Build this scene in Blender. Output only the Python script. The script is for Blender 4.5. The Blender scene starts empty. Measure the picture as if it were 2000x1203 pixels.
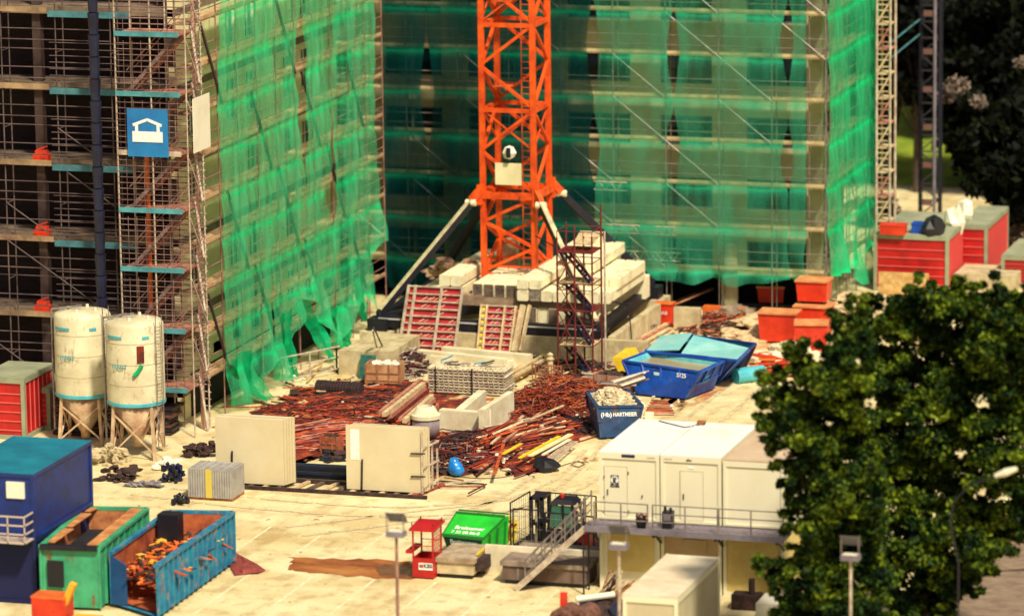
import bpy, math, random
import numpy as np
from mathutils import Vector, Matrix
random.seed(7); RNG = np.random.default_rng(7)
SC = bpy.context.scene
COL = SC.collection
# ------------------------------------------------------------------ camera
F_, PIT, YAW, ROL, CH = 9000., .19441873, .29479661, -.01283489, 45.887
FW = Vector((-math.sin(YAW)*math.cos(PIT), math.cos(YAW)*math.cos(PIT), -math.sin(PIT)))
RT = Vector((math.cos(YAW), math.sin(YAW), 0.)); UP = RT.cross(FW)
CR = RT*math.cos(ROL)+UP*math.sin(ROL); CU = -RT*math.sin(ROL)+UP*math.cos(ROL)
cam_d = bpy.data.cameras.new('camera'); cam = bpy.data.objects.new('camera', cam_d); COL.objects.link(cam)
cam.matrix_world = Matrix(((CR.x, CU.x, -FW.x, 0), (CR.y, CU.y, -FW.y, 0), (CR.z, CU.z, -FW.z, CH), (0, 0, 0, 1)))
cam_d.sensor_width = 36; cam_d.lens = F_/2000*36; cam_d.clip_start = 1; cam_d.clip_end = 3000
cam_d.dof.use_dof = True; cam_d.dof.focus_distance = 202; cam_d.dof.aperture_fstop = .25
SC.camera = cam
# ------------------------------------------------------------------ light
SUN_EL, SUN_AZ = math.radians(52), math.radians(140)      # azimuth clockwise from +Y
w = bpy.data.worlds.new('World'); SC.world = w; w.use_nodes = True
nt = w.node_tree; sky = nt.nodes.new('ShaderNodeTexSky'); sky.sky_type = 'NISHITA'; sky.sun_disc = False
sky.sun_elevation = SUN_EL; sky.sun_rotation = SUN_AZ; sky.air_density = .6; sky.dust_density = 6; sky.ozone_density = 0
nt.links.new(sky.outputs[0], nt.nodes['Background'].inputs[0]); nt.nodes['Background'].inputs[1].default_value = .05
sl = bpy.data.lights.new('sun', 'SUN'); so = bpy.data.objects.new('sun', sl); COL.objects.link(so)
sl.energy = 3.4; sl.angle = math.radians(5.0); sl.color = (1, .90, .72)
sd = Vector((math.sin(SUN_AZ)*math.cos(SUN_EL), math.cos(SUN_AZ)*math.cos(SUN_EL), math.sin(SUN_EL)))
so.rotation_euler = sd.to_track_quat('Z', 'Y').to_euler(); so.location = (0, 0, 90)
SC.view_settings.view_transform = 'Standard'; SC.view_settings.look = 'None'
SC.view_settings.exposure = .5; SC.view_settings.gamma = 1
# ------------------------------------------------------------------ survey helpers: photo pixel -> point in the place
def ray(px, py): return FW*F_+CR*(px-1000)-CU*(py-601.5)
def G(px, py, z=0.):
    d = ray(px, py); t = (z-CH)/d.z; return Vector((d.x*t, d.y*t, z))
def onY(px, py, Y):
    d = ray(px, py); t = Y/d.y; return Vector((d.x*t, Y, CH+d.z*t))
def onX(px, py, X):
    d = ray(px, py); t = X/d.x; return Vector((X, d.y*t, CH+d.z*t))
def prj(x, y, z):
    v = Vector((x, y, z-CH)); e = v.dot(FW); return 1000+F_*v.dot(CR)/e, 601.5-F_*v.dot(CU)/e
def HZ(py, x, y):
    lo, hi = -5., 60.
    for _ in range(40):
        m = (lo+hi)/2
        if prj(x, y, m)[1] > py: lo = m
        else: hi = m
    return lo
# ------------------------------------------------------------------ materials
MATS = {}
def mat(name, col, col2=None, sc=2., rough=.8, bump=0., metal=0., c0=.35, c1=.65, det=6, sz=None, spec=None, wear=None, wt=.62):
    if name in MATS: return MATS[name]
    m = bpy.data.materials.new(name); m.use_nodes = True; n = m.node_tree; b = n.nodes['Principled BSDF']
    b.inputs['Roughness'].default_value = rough; b.inputs['Metallic'].default_value = metal
    if spec is not None: b.inputs['Specular IOR Level'].default_value = spec
    b.inputs['Base Color'].default_value = (*col, 1)
    if col2 is not None or bump:
        g = n.nodes.new('ShaderNodeNewGeometry'); mp = n.nodes.new('ShaderNodeMapping')
        n.links.new(g.outputs['Position'], mp.inputs[0])
        if sz: mp.inputs['Scale'].default_value = sz
        t = n.nodes.new('ShaderNodeTexNoise'); t.inputs['Scale'].default_value = sc; t.inputs['Detail'].default_value = det
        t.inputs['Roughness'].default_value = .65
        n.links.new(mp.outputs[0], t.inputs[0])
        if col2 is not None:
            r = n.nodes.new('ShaderNodeValToRGB'); r.color_ramp.elements[0].position = c0; r.color_ramp.elements[1].position = c1
            r.color_ramp.elements[0].color = (*col2, 1); r.color_ramp.elements[1].color = (*col, 1)
            n.links.new(t.outputs[0], r.inputs[0]); n.links.new(r.outputs[0], b.inputs['Base Color'])
        if bump:
            bp = n.nodes.new('ShaderNodeBump'); bp.inputs['Strength'].default_value = bump; bp.inputs['Distance'].default_value = .08
            n.links.new(t.outputs[0], bp.inputs['Height']); n.links.new(bp.outputs[0], b.inputs['Normal'])
    if wear is not None:
        t3 = n.nodes.new('ShaderNodeTexNoise'); t3.inputs['Scale'].default_value = 3.3; t3.inputs['Detail'].default_value = 9; t3.inputs['Roughness'].default_value = .75
        mp3 = n.nodes.new('ShaderNodeMapping'); mp3.inputs['Scale'].default_value = (1, 1, .45); mp3.inputs['Location'].default_value = (7, 3, 1)
        n.links.new(g.outputs['Position'], mp3.inputs[0]); n.links.new(mp3.outputs[0], t3.inputs[0])
        r3 = n.nodes.new('ShaderNodeValToRGB'); r3.color_ramp.elements[0].position = wt-.06; r3.color_ramp.elements[1].position = wt+.02; n.links.new(t3.outputs[0], r3.inputs[0])
        mx = n.nodes.new('ShaderNodeMixRGB'); n.links.new(r3.outputs[0], mx.inputs[0]); n.links.new(r.outputs[0], mx.inputs[1]); mx.inputs[2].default_value = (*wear, 1); n.links.new(mx.outputs[0], b.inputs['Base Color'])
    MATS[name] = m; return m
CONC = mat('concrete', (.62, .52, .30), (.36, .28, .15), 1.3, bump=.3)
CONCB = mat('concrete_pale', (.80, .74, .52), (.60, .50, .30), .9, bump=.2)
CONCD = mat('concrete_stained', (.34, .25, .16), (.10, .065, .04), 1.8, bump=.4, sz=(1, 1, .35))
CONCK = mat('concrete_shaded_grey', (.10, .07, .06), (.03, .02, .025), 1.2, bump=.3)
BALL = mat('ballast_concrete', (.84, .76, .48), (.52, .42, .24), 1.6, bump=.3, c0=.28, c1=.5)
BALLD = mat('ballast_concrete_grimy', (.22, .15, .09), (.05, .03, .03), 2.4, bump=.3)
WHITE = mat('white_paint', (.82, .78, .60), (.70, .63, .42), .5, rough=.55, c0=.25, c1=.5)
WHITE2 = mat('white_roof_sheet', (.88, .87, .78), (.76, .71, .56), .35, rough=.5, c0=.25, c1=.5, wear=(.60, .52, .36), wt=.66)
CREAMY = mat('cream_yellow_paint', (.80, .66, .24), (.62, .46, .13), .6, rough=.6)
ORANGE = mat('crane_orange_paint', (.86, .105, .007), (.50, .035, .006), 1.5, rough=.45, c0=.3, c1=.6, wear=(.22, .04, .02), wt=.66)
RED = mat('red_paint', (.55, .012, .012), (.34, .008, .01), 1.2, rough=.4)
REDD = mat('dark_red_steel', (.20, .014, .012), (.08, .008, .01), 2., rough=.6)
ORED = mat('orange_red_paint', (.80, .05, .012), (.50, .025, .01), 1., rough=.45, wear=(.16, .03, .02), wt=.68)
ORG2 = mat('orange_plastic', (.85, .20, .02), (.60, .10, .02), 1.5, rough=.5)
BLUE = mat('royal_blue_paint', (.006, .09, .50), (.006, .04, .26), 1.2, rough=.45, wear=(.10, .12, .18), wt=.66)
BLUED = mat('navy_blue_paint', (.004, .030, .22), (.006, .016, .10), 1.8, rough=.5)
TEAL = mat('teal_blue_paint', (.02, .32, .42), (.01, .17, .30), 1.2, rough=.5)
TEALB = mat('bright_cyan_paint', (.10, .50, .55), (.04, .33, .42), .8, rough=.45)
TEALD = mat('teal_board', (.07, .24, .26), (.03, .10, .13), 1.1)
GREEN = mat('bright_green_paint', (.02, .56, .03), (.02, .36, .03), 1., rough=.4, wear=(.03, .12, .03), wt=.68)
GREEN2 = mat('mint_green_paint', (.06, .42, .20), (.03, .24, .11), 1.2, rough=.5, wear=(.20, .08, .03), wt=.62)
BLACK = mat('black_steel', (.012, .012, .018), (.004, .004, .010), 2., rough=.5)
NAVY = mat('navy_steel', (.012, .018, .055), (.006, .006, .02), 1.5, rough=.45)
DARK = mat('dark_void', (.006, .004, .008), rough=.9, spec=.1)
INTER = mat('dark_interior_wall', (.022, .008, .010), (.004, .002, .005), 1.6, rough=.9, sz=(1, 1, 4))  # brown brick tone with the recess darkness put into the colour
GALV = mat('galvanised_steel', (.30, .26, .22), (.14, .11, .11), 3., rough=.45, metal=.2)
STEELP = mat('pale_steel', (.62, .54, .40), (.35, .25, .18), 3., rough=.5)
STEELR = mat('rust_tinted_tube', (.40, .22, .16), (.16, .06, .05), 1.4, rough=.6)
RUST = mat('rust', (.30, .025, .006), (.05, .006, .004), 1.5, rough=.8)
RUST2 = mat('rust_bright', (.62, .10, .015), (.25, .03, .008), 2.5, rough=.8)
WOOD = mat('yellow_wood', (.70, .47, .18), (.42, .22, .07), 2.5, rough=.8)
WOODB = mat('brown_wood', (.42, .18, .07), (.16, .05, .025), 3., rough=.85)
WOODP = mat('pale_wood', (.72, .58, .33), (.45, .30, .15), 2.5, rough=.8)
WOODR = mat('reddish_plank', (.60, .28, .18), (.30, .10, .06), 2.2, rough=.8)
YEL = mat('yellow_paint', (.90, .68, .03), (.72, .46, .02), 2.5, rough=.5)
REDPLY = mat('red_plywood', (.55, .03, .04), (.34, .012, .025), 2., rough=.5)
RUBB = mat('rubble_stone', (.80, .72, .46), (.30, .20, .10), 5., rough=.9, bump=.5)
GLASS = mat('dark_glass', (.006, .022, .030), (.004, .008, .014), .8, rough=.12)
GGLASS = mat('greenish_glass', (.05, .16, .10), rough=.1)
WATER = mat('murky_water', (.42, .36, .18), (.36, .30, .16), .7, rough=.2)
RUBBER = mat('rubber', (.012, .010, .012), rough=.8)
GREYP = mat('grey_paint', (.24, .21, .24), (.14, .12, .14), 1.2, rough=.6)
GRAT = mat('grey_grating', (.22, .19, .22), (.10, .08, .11), 6., rough=.6)
BLACKT = mat('black_lettering', (.01, .01, .012))
WHITET = mat('white_lettering', (.85, .85, .78))
TEALT = mat('teal_lettering', (.03, .33, .38))
BAG = mat('blue_plastic', (.01, .28, .75), (.01, .12, .45), 5., rough=.3)
BANNER = mat('blue_banner', (.01, .22, .50), (.01, .13, .38), .5, rough=.6)
CLUT = mat('dark_clutter', (.07, .03, .022), (.010, .006, .008), 5., rough=.8)
GREENP = mat('dark_green_sheet', (.03, .16, .12), (.01, .07, .06), 4., rough=.6)
# ------------------------------------------------------------------ mesh builder
class MB:
    def __init__(s): s.v = []; s.f = []; s.m = []
    def add(s, vs, fs, mi=0):
        o = len(s.v); s.v += [tuple(v) for v in vs]; s.f += [tuple(i+o for i in f) for f in fs]; s.m += [mi]*len(fs); return s
    def hexa(s, b, t, mi=0):   # bottom 4, top 4 (counter-clockwise)
        return s.add(list(b)+list(t), [(3, 2, 1, 0), (4, 5, 6, 7), (0, 1, 5, 4), (1, 2, 6, 5), (2, 3, 7, 6), (3, 0, 4, 7)], mi)
    def box(s, x0, x1, y0, y1, z0, z1, mi=0):
        return s.hexa([(x0, y0, z0), (x1, y0, z0), (x1, y1, z0), (x0, y1, z0)], [(x0, y0, z1), (x1, y0, z1), (x1, y1, z1), (x0, y1, z1)], mi)
    def bar(s, p, q, w=.1, h=None, up=(0, 0, 1), mi=0):
        p = Vector(p); q = Vector(q); d = (q-p); h = h or w
        if d.length < 1e-6: return s
        d.normalize(); u = Vector(up)
        if abs(d.dot(u)) > .98: u = Vector((0, 1, 0))
        a = d.cross(u).normalized()*(w/2); b = a.cross(d).normalized()*(h/2)
        c = [-a-b, a-b, a+b, -a+b]
        vs = [p+k for k in c]+[q+k for k in c]
        return s.add(vs, [(3, 2, 1, 0), (4, 5, 6, 7), (0, 1, 5, 4), (1, 2, 6, 5), (2, 3, 7, 6), (3, 0, 4, 7)], mi)
    def tube(s, p, q, r=.05, n=6, r2=None, mi=0, cap=True):
        p = Vector(p); q = Vector(q); d = q-p
        if d.length < 1e-6: return s
        d.normalize(); r2 = r if r2 is None else r2
        u = Vector((0, 0, 1)) if abs(d.z) < .9 else Vector((1, 0, 0))
        a = d.cross(u).normalized(); b = d.cross(a)
        vs = []
        for c, rr in ((p, r), (q, r2)):
            for k in range(n):
                t = 2*math.pi*k/n; vs.append(c+a*math.cos(t)*rr+b*math.sin(t)*rr)
        fs = [(k, (k+1) % n, n+(k+1) % n, n+k) for k in range(n)]
        if cap: fs += [tuple(range(n))[::-1], tuple(range(n, 2*n))]
        return s.add(vs, fs, mi)
    def path(s, pts, r=.04, n=5, mi=0):
        for a, b in zip(pts, pts[1:]): s.tube(a, b, r, n, mi=mi)
        return s
    def lathe(s, prof, c=(0, 0), n=24, mi=0, cap=True):
        vs = []; fs = []
        for r, z in prof:
            for k in range(n):
                t = 2*math.pi*k/n; vs.append((c[0]+r*math.cos(t), c[1]+r*math.sin(t), z))
        for i in range(len(prof)-1):
            for k in range(n): fs.append((i*n+k, i*n+(k+1) % n, (i+1)*n+(k+1) % n, (i+1)*n+k))
        if cap: fs += [tuple(range(n))[::-1], tuple(range((len(prof)-1)*n, len(prof)*n))]
        return s.add(vs, fs, mi)
    def prism(s, pts, ex, mi=0):
        n = len(pts); ex = Vector(ex); vs = [Vector(p) for p in pts]; vs += [p+ex for p in vs]
        return s.add(vs, [tuple(range(n))[::-1], tuple(range(n, 2*n))]+[(k, (k+1) % n, n+(k+1) % n, n+k) for k in range(n)], mi)
    def blob(s, c, r, n=6, k=.25, mi=0):   # an irregular lump
        rx, ry, rz = r if isinstance(r, (tuple, list)) else (r, r, r); m = max(3, n//2); vs = [(c[0], c[1], c[2]+rz)]; fs = []
        for i in range(1, m):
            ph = math.pi*i/m
            for j in range(n):
                t = 2*math.pi*j/n; e = 1+random.uniform(-k, k)
                vs.append((c[0]+rx*e*math.sin(ph)*math.cos(t), c[1]+ry*e*math.sin(ph)*math.sin(t), c[2]+rz*e*math.cos(ph)))
        vs.append((c[0], c[1], c[2]-rz)); L = len(vs)-1
        for j in range(n): fs.append((0, 1+j, 1+(j+1) % n)); fs.append((L, L-n+(j+1) % n, L-n+j))
        for i in range(m-2):
            for j in range(n): a = 1+i*n; fs.append((a+j, a+n+j, a+n+(j+1) % n, a+(j+1) % n))
        return s.add(vs, fs, mi)
    def build(s, name, m, parent=None, w=True, smooth=False):
        me = bpy.data.meshes.new(name); off = Vector((0, 0, 0))
        if parent is not None and w:
            q = parent
            while q is not None: off += q.location; q = q.parent
        if off.length: s.v = [(a-off.x, b-off.y, c-off.z) for a, b, c in s.v]
        me.from_pydata(s.v, [], s.f)
        for x in (m if isinstance(m, (list, tuple)) else [m]): me.materials.append(x)
        me.polygons.foreach_set('material_index', s.m)
        if smooth: me.polygons.foreach_set('use_smooth', [True]*len(s.f))
        o = bpy.data.objects.new(name, me); COL.objects.link(o)
        if parent is not None: o.parent = parent
        return o
def tag(o, label=None, cat=None, group=None, kind=None):
    if label: o['label'] = label
    if cat: o['category'] = cat
    if group: o['group'] = group
    if kind: o['kind'] = kind
    return o
def thing(name, label, cat, loc=(0, 0, 0), rz=0, group=None):
    o = bpy.data.objects.new(name, None); o.empty_display_size = .3; COL.objects.link(o); o.location = loc; o.rotation_euler = (0, 0, rz)
    return tag(o, label, cat, group)
def dup(root, loc, rz=0, label=None, group=None, sc=None):
    r = root.copy(); COL.objects.link(r); r.location = loc; r.rotation_euler = (0, 0, rz)
    if sc: r.scale = sc
    if label: r['label'] = label
    if group: r['group'] = group
    for ch in list(root.children):
        c = ch.copy(); COL.objects.link(c); c.parent = r
        for g in list(ch.children):
            d = g.copy(); COL.objects.link(d); d.parent = c
    return r
def lettering(s, size, loc, rot, m, parent, name='lettering', bold=.0, sx=1.):
    c = bpy.data.curves.new(name, 'FONT'); c.body = s; c.size = size; c.extrude = .006; c.offset = bold; c.align_x = 'CENTER'; c.align_y = 'CENTER'
    c.materials.append(m); o = bpy.data.objects.new(name, c); COL.objects.link(o)
    off = Vector((0, 0, 0)); q = parent
    while q is not None: off += q.location; q = q.parent
    o.location = Vector(loc)-off; o.rotation_euler = rot; o.scale = (sx, 1, 1); o.parent = parent
    return o
FRONT = (math.pi/2, 0, 0)
V = Vector
def lerp(a, b, t): return Vector(a)*(1-t)+Vector(b)*t
# ================================================================== SETTING: ground
def ground_mat():
    m = bpy.data.materials.new('ground_concrete'); m.use_nodes = True; n = m.node_tree; b = n.nodes['Principled BSDF']; b.inputs['Roughness'].default_value = .85
    g = n.nodes.new('ShaderNodeNewGeometry')
    def noise(sc, scl, det=5):
        mp = n.nodes.new('ShaderNodeMapping'); mp.inputs['Scale'].default_value = scl; n.links.new(g.outputs['Position'], mp.inputs[0])
        t = n.nodes.new('ShaderNodeTexNoise'); t.inputs['Scale'].default_value = sc; t.inputs['Detail'].default_value = det; n.links.new(mp.outputs[0], t.inputs[0]); return t.outputs[0]
    def ramp(src, p0, c0, p1, c1):
        r = n.nodes.new('ShaderNodeValToRGB'); r.color_ramp.elements[0].position = p0; r.color_ramp.elements[1].position = p1
        r.color_ramp.elements[0].color = (*c0, 1); r.color_ramp.elements[1].color = (*c1, 1); n.links.new(src, r.inputs[0]); return r.outputs[0]
    def mul(a, c, f=1.):
        x = n.nodes.new('ShaderNodeMixRGB'); x.blend_type = 'MULTIPLY'; x.inputs[0].default_value = f; n.links.new(a, x.inputs[1]); n.links.new(c, x.inputs[2]); return x.outputs[0]
    base = ramp(noise(.18, (1, 1, 1)), .3, (.68, .57, .28), .7, (.80, .72, .42))
    a = mul(base, ramp(noise(1.1, (1, .8, 1), 9), .36, (.74, .66, .58), .50, (1, 1, 1)), .8)
    a = mul(a, ramp(noise(.4, (.6, 1.2, 1), 7), .38, (.84, .76, .66), .52, (1, 1, 1)), .8)
    a = mul(a, ramp(noise(9, (1, 1, 1), 4), .35, (.82, .80, .76), .6, (1, 1, 1)), .7)
    a = mul(a, ramp(noise(.35, (1.6, .25, 1), 9), .36, (.72, .62, .50), .45, (1, 1, 1)), .6)
    sp_n = noise(2.6, (1, .7, 1), 2); a = mul(a, ramp(sp_n, .27, (.40, .28, .18), .31, (1, 1, 1)), .8)
    bk = n.nodes.new('ShaderNodeTexBrick'); mp = n.nodes.new('ShaderNodeMapping'); n.links.new(g.outputs['Position'], mp.inputs[0]); n.links.new(mp.outputs[0], bk.inputs[0]); bk.offset = 0
    bk.inputs['Scale'].default_value = 1; bk.inputs['Brick Width'].default_value = 6.; bk.inputs['Row Height'].default_value = 5.; bk.inputs['Mortar Size'].default_value = .03; bk.inputs['Mortar Smooth'].default_value = .6
    bk.inputs['Color1'].default_value = bk.inputs['Color2'].default_value = (1, 1, 1, 1); bk.inputs['Mortar'].default_value = (.6, .5, .4, 1); a = mul(a, bk.outputs[0], .22)
    n.links.new(a, b.inputs['Base Color']); return m
mb = MB(); mb.add([(-420, 60, 0), (300, 60, 0), (300, 700, 0), (-420, 700, 0)], [(0, 1, 2, 3)])
gr = mb.build('ground', ground_mat()); tag(gr, kind='structure')
def soft_patch(name, pts, m, z, jag=.35, seg=10, label=None):
    P = []
    for i, p in enumerate(pts):
        q = pts[(i+1) % len(pts)]
        for k in range(seg):
            v = lerp(p, q, k/seg); P.append((v.x+random.uniform(-jag, jag), v.y+random.uniform(-jag, jag)*1.6, z))
    b = MB(); c = sum((Vector(p) for p in P), Vector())/len(P); b.add(P+[tuple(c)], [(i, (i+1) % len(P), len(P)) for i in range(len(P))])
    o = b.build(name, m); tag(o, kind='structure'); return o
def speck_mat(name, stops, sc, scl=(1, 1, 1), alpha=None):
    m = bpy.data.materials.new(name); m.use_nodes = True; n = m.node_tree; b = n.nodes['Principled BSDF']; b.inputs['Roughness'].default_value = .8
    g = n.nodes.new('ShaderNodeNewGeometry'); mp = n.nodes.new('ShaderNodeMapping'); mp.inputs['Scale'].default_value = scl; n.links.new(g.outputs['Position'], mp.inputs[0])
    t = n.nodes.new('ShaderNodeTexNoise'); t.inputs['Scale'].default_value = sc; t.inputs['Detail'].default_value = 9; t.inputs['Roughness'].default_value = .7; n.links.new(mp.outputs[0], t.inputs[0])
    r = n.nodes.new('ShaderNodeValToRGB'); e = r.color_ramp.elements
    while len(e) < len(stops): e.new(.5)
    for k, (p, c) in enumerate(stops): e[k].position = p; e[k].color = (*c, 1)
    n.links.new(t.outputs[0], r.inputs[0]); n.links.new(r.outputs[0], b.inputs['Base Color'])
    if alpha:
        t2 = n.nodes.new('ShaderNodeTexNoise'); t2.inputs['Scale'].default_value = alpha; t2.inputs['Detail'].default_value = 6; n.links.new(mp.outputs[0], t2.inputs[0])
        r2 = n.nodes.new('ShaderNodeValToRGB'); r2.color_ramp.elements[0].position = .40; r2.color_ramp.elements[1].position = .47
        n.links.new(t2.outputs[0], r2.inputs[0]); n.links.new(r2.outputs[0], b.inputs['Alpha'])
    return m
SOIL = speck_mat('rust_stained_soil', [(.36, (.015, .004, .005)), (.47, (.12, .012, .006)), (.57, (.36, .045, .010)), (.66, (.62, .36, .13))], 1.1, (1.2, .6, 1), alpha=.7)
soft_patch('rusty_soil', [G(500, 800), G(560, 905), G(690, 880), G(830, 860), G(870, 930), G(1060, 930), G(1160, 800), G(1140, 735), G(980, 780), G(800, 735), G(620, 745)], SOIL, .008, .5)
soft_patch('rust_stained_patch', [G(1270, 800), G(1330, 812), G(1480, 720), G(1560, 660), G(1500, 615), G(1380, 640), G(1440, 700)], speck_mat('brown_dirt', [(.35, (.35, .08, .03)), (.5, (.6, .35, .14)), (.6, (.62, .5, .27))], .7, (1, .5, 1), alpha=.5), .010, .5)
WETM = speck_mat('wet_stain', [(.38, (.20, .05, .010)), (.52, (.34, .11, .022)), (.66, (.46, .20, .05))], .8, (.5, 1.2, 1))
soft_patch('wet_stain', [G(568, 1086), G(655, 1090), G(806, 1097), G(808, 1131), G(700, 1126), G(570, 1117)], WETM, .012, .15)
soft_patch('puddle_stain', [G(728, 1104), G(770, 1101), G(815, 1112), G(812, 1130), G(745, 1124)], mat('wet_dark', (.13, .035, .015), (.20, .08, .03), 2, rough=.35), .016, .1)
soft_patch('small_rust_stain', [G(1138, 893), G(1160, 893), G(1166, 900), G(1140, 900)], mat('stain_o', (.5, .2, .06), (.55, .36, .14), 2), .012, .1)
TT = speck_mat('tyre_dust', [(.35, (.52, .40, .22)), (.6, (.66, .54, .30))], 3., (1, 1, 1), alpha=2.4)
tt = MB()
for pts in ([(1180, 880), (1120, 940), (1000, 985), (800, 1010), (560, 1040)], [(1500, 720), (1400, 800), (1330, 860)], [(1180, 800), (1140, 870), (1040, 960), (950, 1000)], [(300, 960), (520, 985), (760, 1000), (950, 990)]):
    for off in (-.85, .85):
        P = [G(*p) for p in pts]; C_ = []
        for i in range(len(P)-1):
            for k in range(10):
                t_ = k/10; p0, p1, p2, p3 = P[max(i-1, 0)], P[i], P[i+1], P[min(i+2, len(P)-1)]
                C_.append(.5*((2*p1)+(p2-p0)*t_+(2*p0-5*p1+4*p2-p3)*t_*t_+(3*p1-p0-3*p2+p3)*t_**3))
        L_ = []
        for i, c in enumerate(C_):
            d = (C_[min(i+1, len(C_)-1)]-C_[max(i-1, 0)]).normalized(); n = V((-d.y, d.x, 0)); L_ += [c+n*(off-.13)+V((0, 0, .018)), c+n*(off+.13)+V((0, 0, .018))]
        tt.add(L_, [(2*i, 2*i+1, 2*i+3, 2*i+2) for i in range(len(C_)-1)])
tag(tt.build('tyre_tracks', TT), kind='structure')
lines = MB(); mk = mat('road_marking_paint', (.80, .74, .52), (.70, .59, .32), 2.2, c0=.44, c1=.62)
y0 = G(852, 1136).y
for px in (372, 492, 612, 733, 852, 974, 1094, 1215):
    x = G(px, 1136+(px-852)*.05).x; lines.box(x-.06, x+.06, y0-9, y0, -.05, .004)
yb = G(753, 1041).y
for px in (510, 632, 753): x = G(px, 1041).x; lines.box(x-.05, x+.05, yb-4.6, yb, -.05, .004)
xa, xb = G(553, 1032).x, G(1000, 1050).x; lines.box(xa, xb, yb, yb+.1, -.05, .004)
for (a, b2) in (((900, 962), (1165, 985)),): lines.bar(V((*G(*a).xy, -.01)), V((*G(*b2).xy, -.01)), .1, .03)
tag(lines.build('parking_markings', mk), kind='structure')
# path at the lower corner and grass bank beyond the trees
soft_patch('path', [G(1700, 1330), G(1880, 1150), G(2040, 985), G(2500, 900), G(2500, 1400)], mat('path_gravel', (.30, .22, .14), (.18, .12, .08), 1.5), .006, .1)
gp = MB(); a = G(1735, 362); b = G(1925, 368); c = G(1925, 290, 0); d = G(1735, 290, 0)
GB = mat('grass_bank', (.30, .36, .015), (.12, .20, .01), .6, rough=.9)
gp.add([(a.x, a.y, .02), (b.x, b.y, .02), (c.x, c.y+4, 2.2), (d.x, d.y+4, 2.2)], [(0, 1, 2, 3)])
gp.add([(a.x-40, a.y-.1, .015), (b.x+60, b.y-.1, .015), (b.x+60, b.y+160, .015), (a.x-40, a.y+160, .015)], [(0, 1, 2, 3)], 1)
tag(gp.build('grass_bank', [GB, mat('dark_turf', (.012, .018, .006), (.006, .008, .004), .6)]), kind='structure')
# ================================================================== LEFT BUILDING (concrete shell, brick infill)
XS_ = -73.2; XF = -74.7; YE = 193.8                         # side face plane, end face plane
WALL_L = mat('pale_rendered_wall', (.82, .74, .40), (.58, .52, .28), .5)
CW = thing('shell_building', 'half-finished building with beige floor slabs and dark open storeys behind the bare scaffold', 'building', (XF, YE, 0))
zs = [onY(100, y, YE-.3).z for y in (752, 605, 455, 318, 160, 15)]
dz = (zs[-1]-zs[0])/5; zs = [zs[0]+dz*k for k in range(7)]
SLAB = mat('slab_edge', (.26, .19, .12), (.09, .06, .045), .9, bump=.2)
for z in zs: MB().box(-106, XF, YE, 218, z-.34, z).build('floor_slab', SLAB, CW)
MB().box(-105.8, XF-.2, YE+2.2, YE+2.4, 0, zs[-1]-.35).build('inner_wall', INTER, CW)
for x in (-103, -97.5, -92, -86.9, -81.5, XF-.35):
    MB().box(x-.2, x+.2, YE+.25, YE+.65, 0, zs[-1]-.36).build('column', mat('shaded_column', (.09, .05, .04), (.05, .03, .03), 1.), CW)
# side wall: piers and spandrels with windows between them
ys = [YE+.9+2.62*k for k in range(10)]
pier = MB(); sp = MB(); zlist = [0]+zs
YK = onX(716, 300, XS_).y
for k, y in enumerate(ys):
    if y+.62 < YK: pier.box(XF-.3, XF-.01, y-.62, y+.62, 0, zs[-1]-.3)
for z in zlist: sp.box(XF-.28, XF-.02, YE, YK, max(0, z-.7), z+.9)
MB().box(XF-.004, XF+.02, YE+1, YK-.3, 0, 2.0).build('opening_shade_sheet', INTER, CW)  # dark sheet over the wall foot, shade under the net put into colour
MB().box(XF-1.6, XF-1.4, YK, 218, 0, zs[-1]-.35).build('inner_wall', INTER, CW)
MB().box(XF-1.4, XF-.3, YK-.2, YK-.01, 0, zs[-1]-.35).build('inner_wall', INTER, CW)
pier.build('wall_pier', WALL_L, CW); sp.build('spandrel', WALL_L, CW)
for k in range(0, 9):
    for z in zlist[:-1]:
        if ys[k+1] > YK: continue
        if (k % 3) == 1 or (k+int(z)) % 5 == 0:
            MB().box(XF-.27, XF-.03, ys[k]+.62, ys[k+1]-.62, z+.9, z+dz-.7).build('wall_infill', WALL_L, CW); continue
        yc = (ys[k]+ys[k+1])/2
        f = MB(); a_, b_ = ys[k]+.62, ys[k+1]-.62; z0, z1 = z+.9, z+dz-.7
        for yy in (a_, b_-.07, yc-.035): f.box(XF-.24, XF-.12, yy, yy+.07, z0, z1)
        f.box(XF-.24, XF-.12, a_, b_, z0, z0+.07)
        w_ = f.build('window', WHITE, CW); MB().box(XF-.2, XF-.18, a_, b_, z0, z1).build('pane', GLASS, w_)
MB().box(-106, XF, YE+.1, 218, zs[-1], zs[-1]+.3).build('roof', CONCD, CW)
# ================================================================== BACK BUILDING
YB = 225.7; XB0 = -84.; XB1 = onY(1612, 590, 224.3).x-1.1
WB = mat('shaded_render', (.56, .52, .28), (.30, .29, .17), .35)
BB = thing('residential_block', 'storeyed block with paired windows behind the dark green netted scaffold', 'building', ((XB0+XB1)/2, YB, 0))
fh = 3.2; zc = HZ(490, -62, YB); rows = [zc+fh*k for k in range(6)]   # window centre heights
DB = 8.0; ZT = 20.5
pier = MB(); sp = MB()
cx = [XB0, -80.5, -76.2, onY(892, 400, YB).x, onY(1085, 400, YB).x, onY(1262, 400, YB).x, onY(1425, 400, YB).x, onY(1590, 400, YB).x]
wid = [.3, .8, .9, .7, .7, .8, .9, .4]
for x, h in zip(cx, wid): pier.box(x-h, x+h, YB, YB+.35, 1.7, ZT)
sp.box(XB0, XB1, YB+.021, YB+.331, 1.71, rows[0]-.8)
pier.box(onY(1580, 300, YB).x, XB1, YB-.01, YB+.35, 3, ZT)
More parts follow.
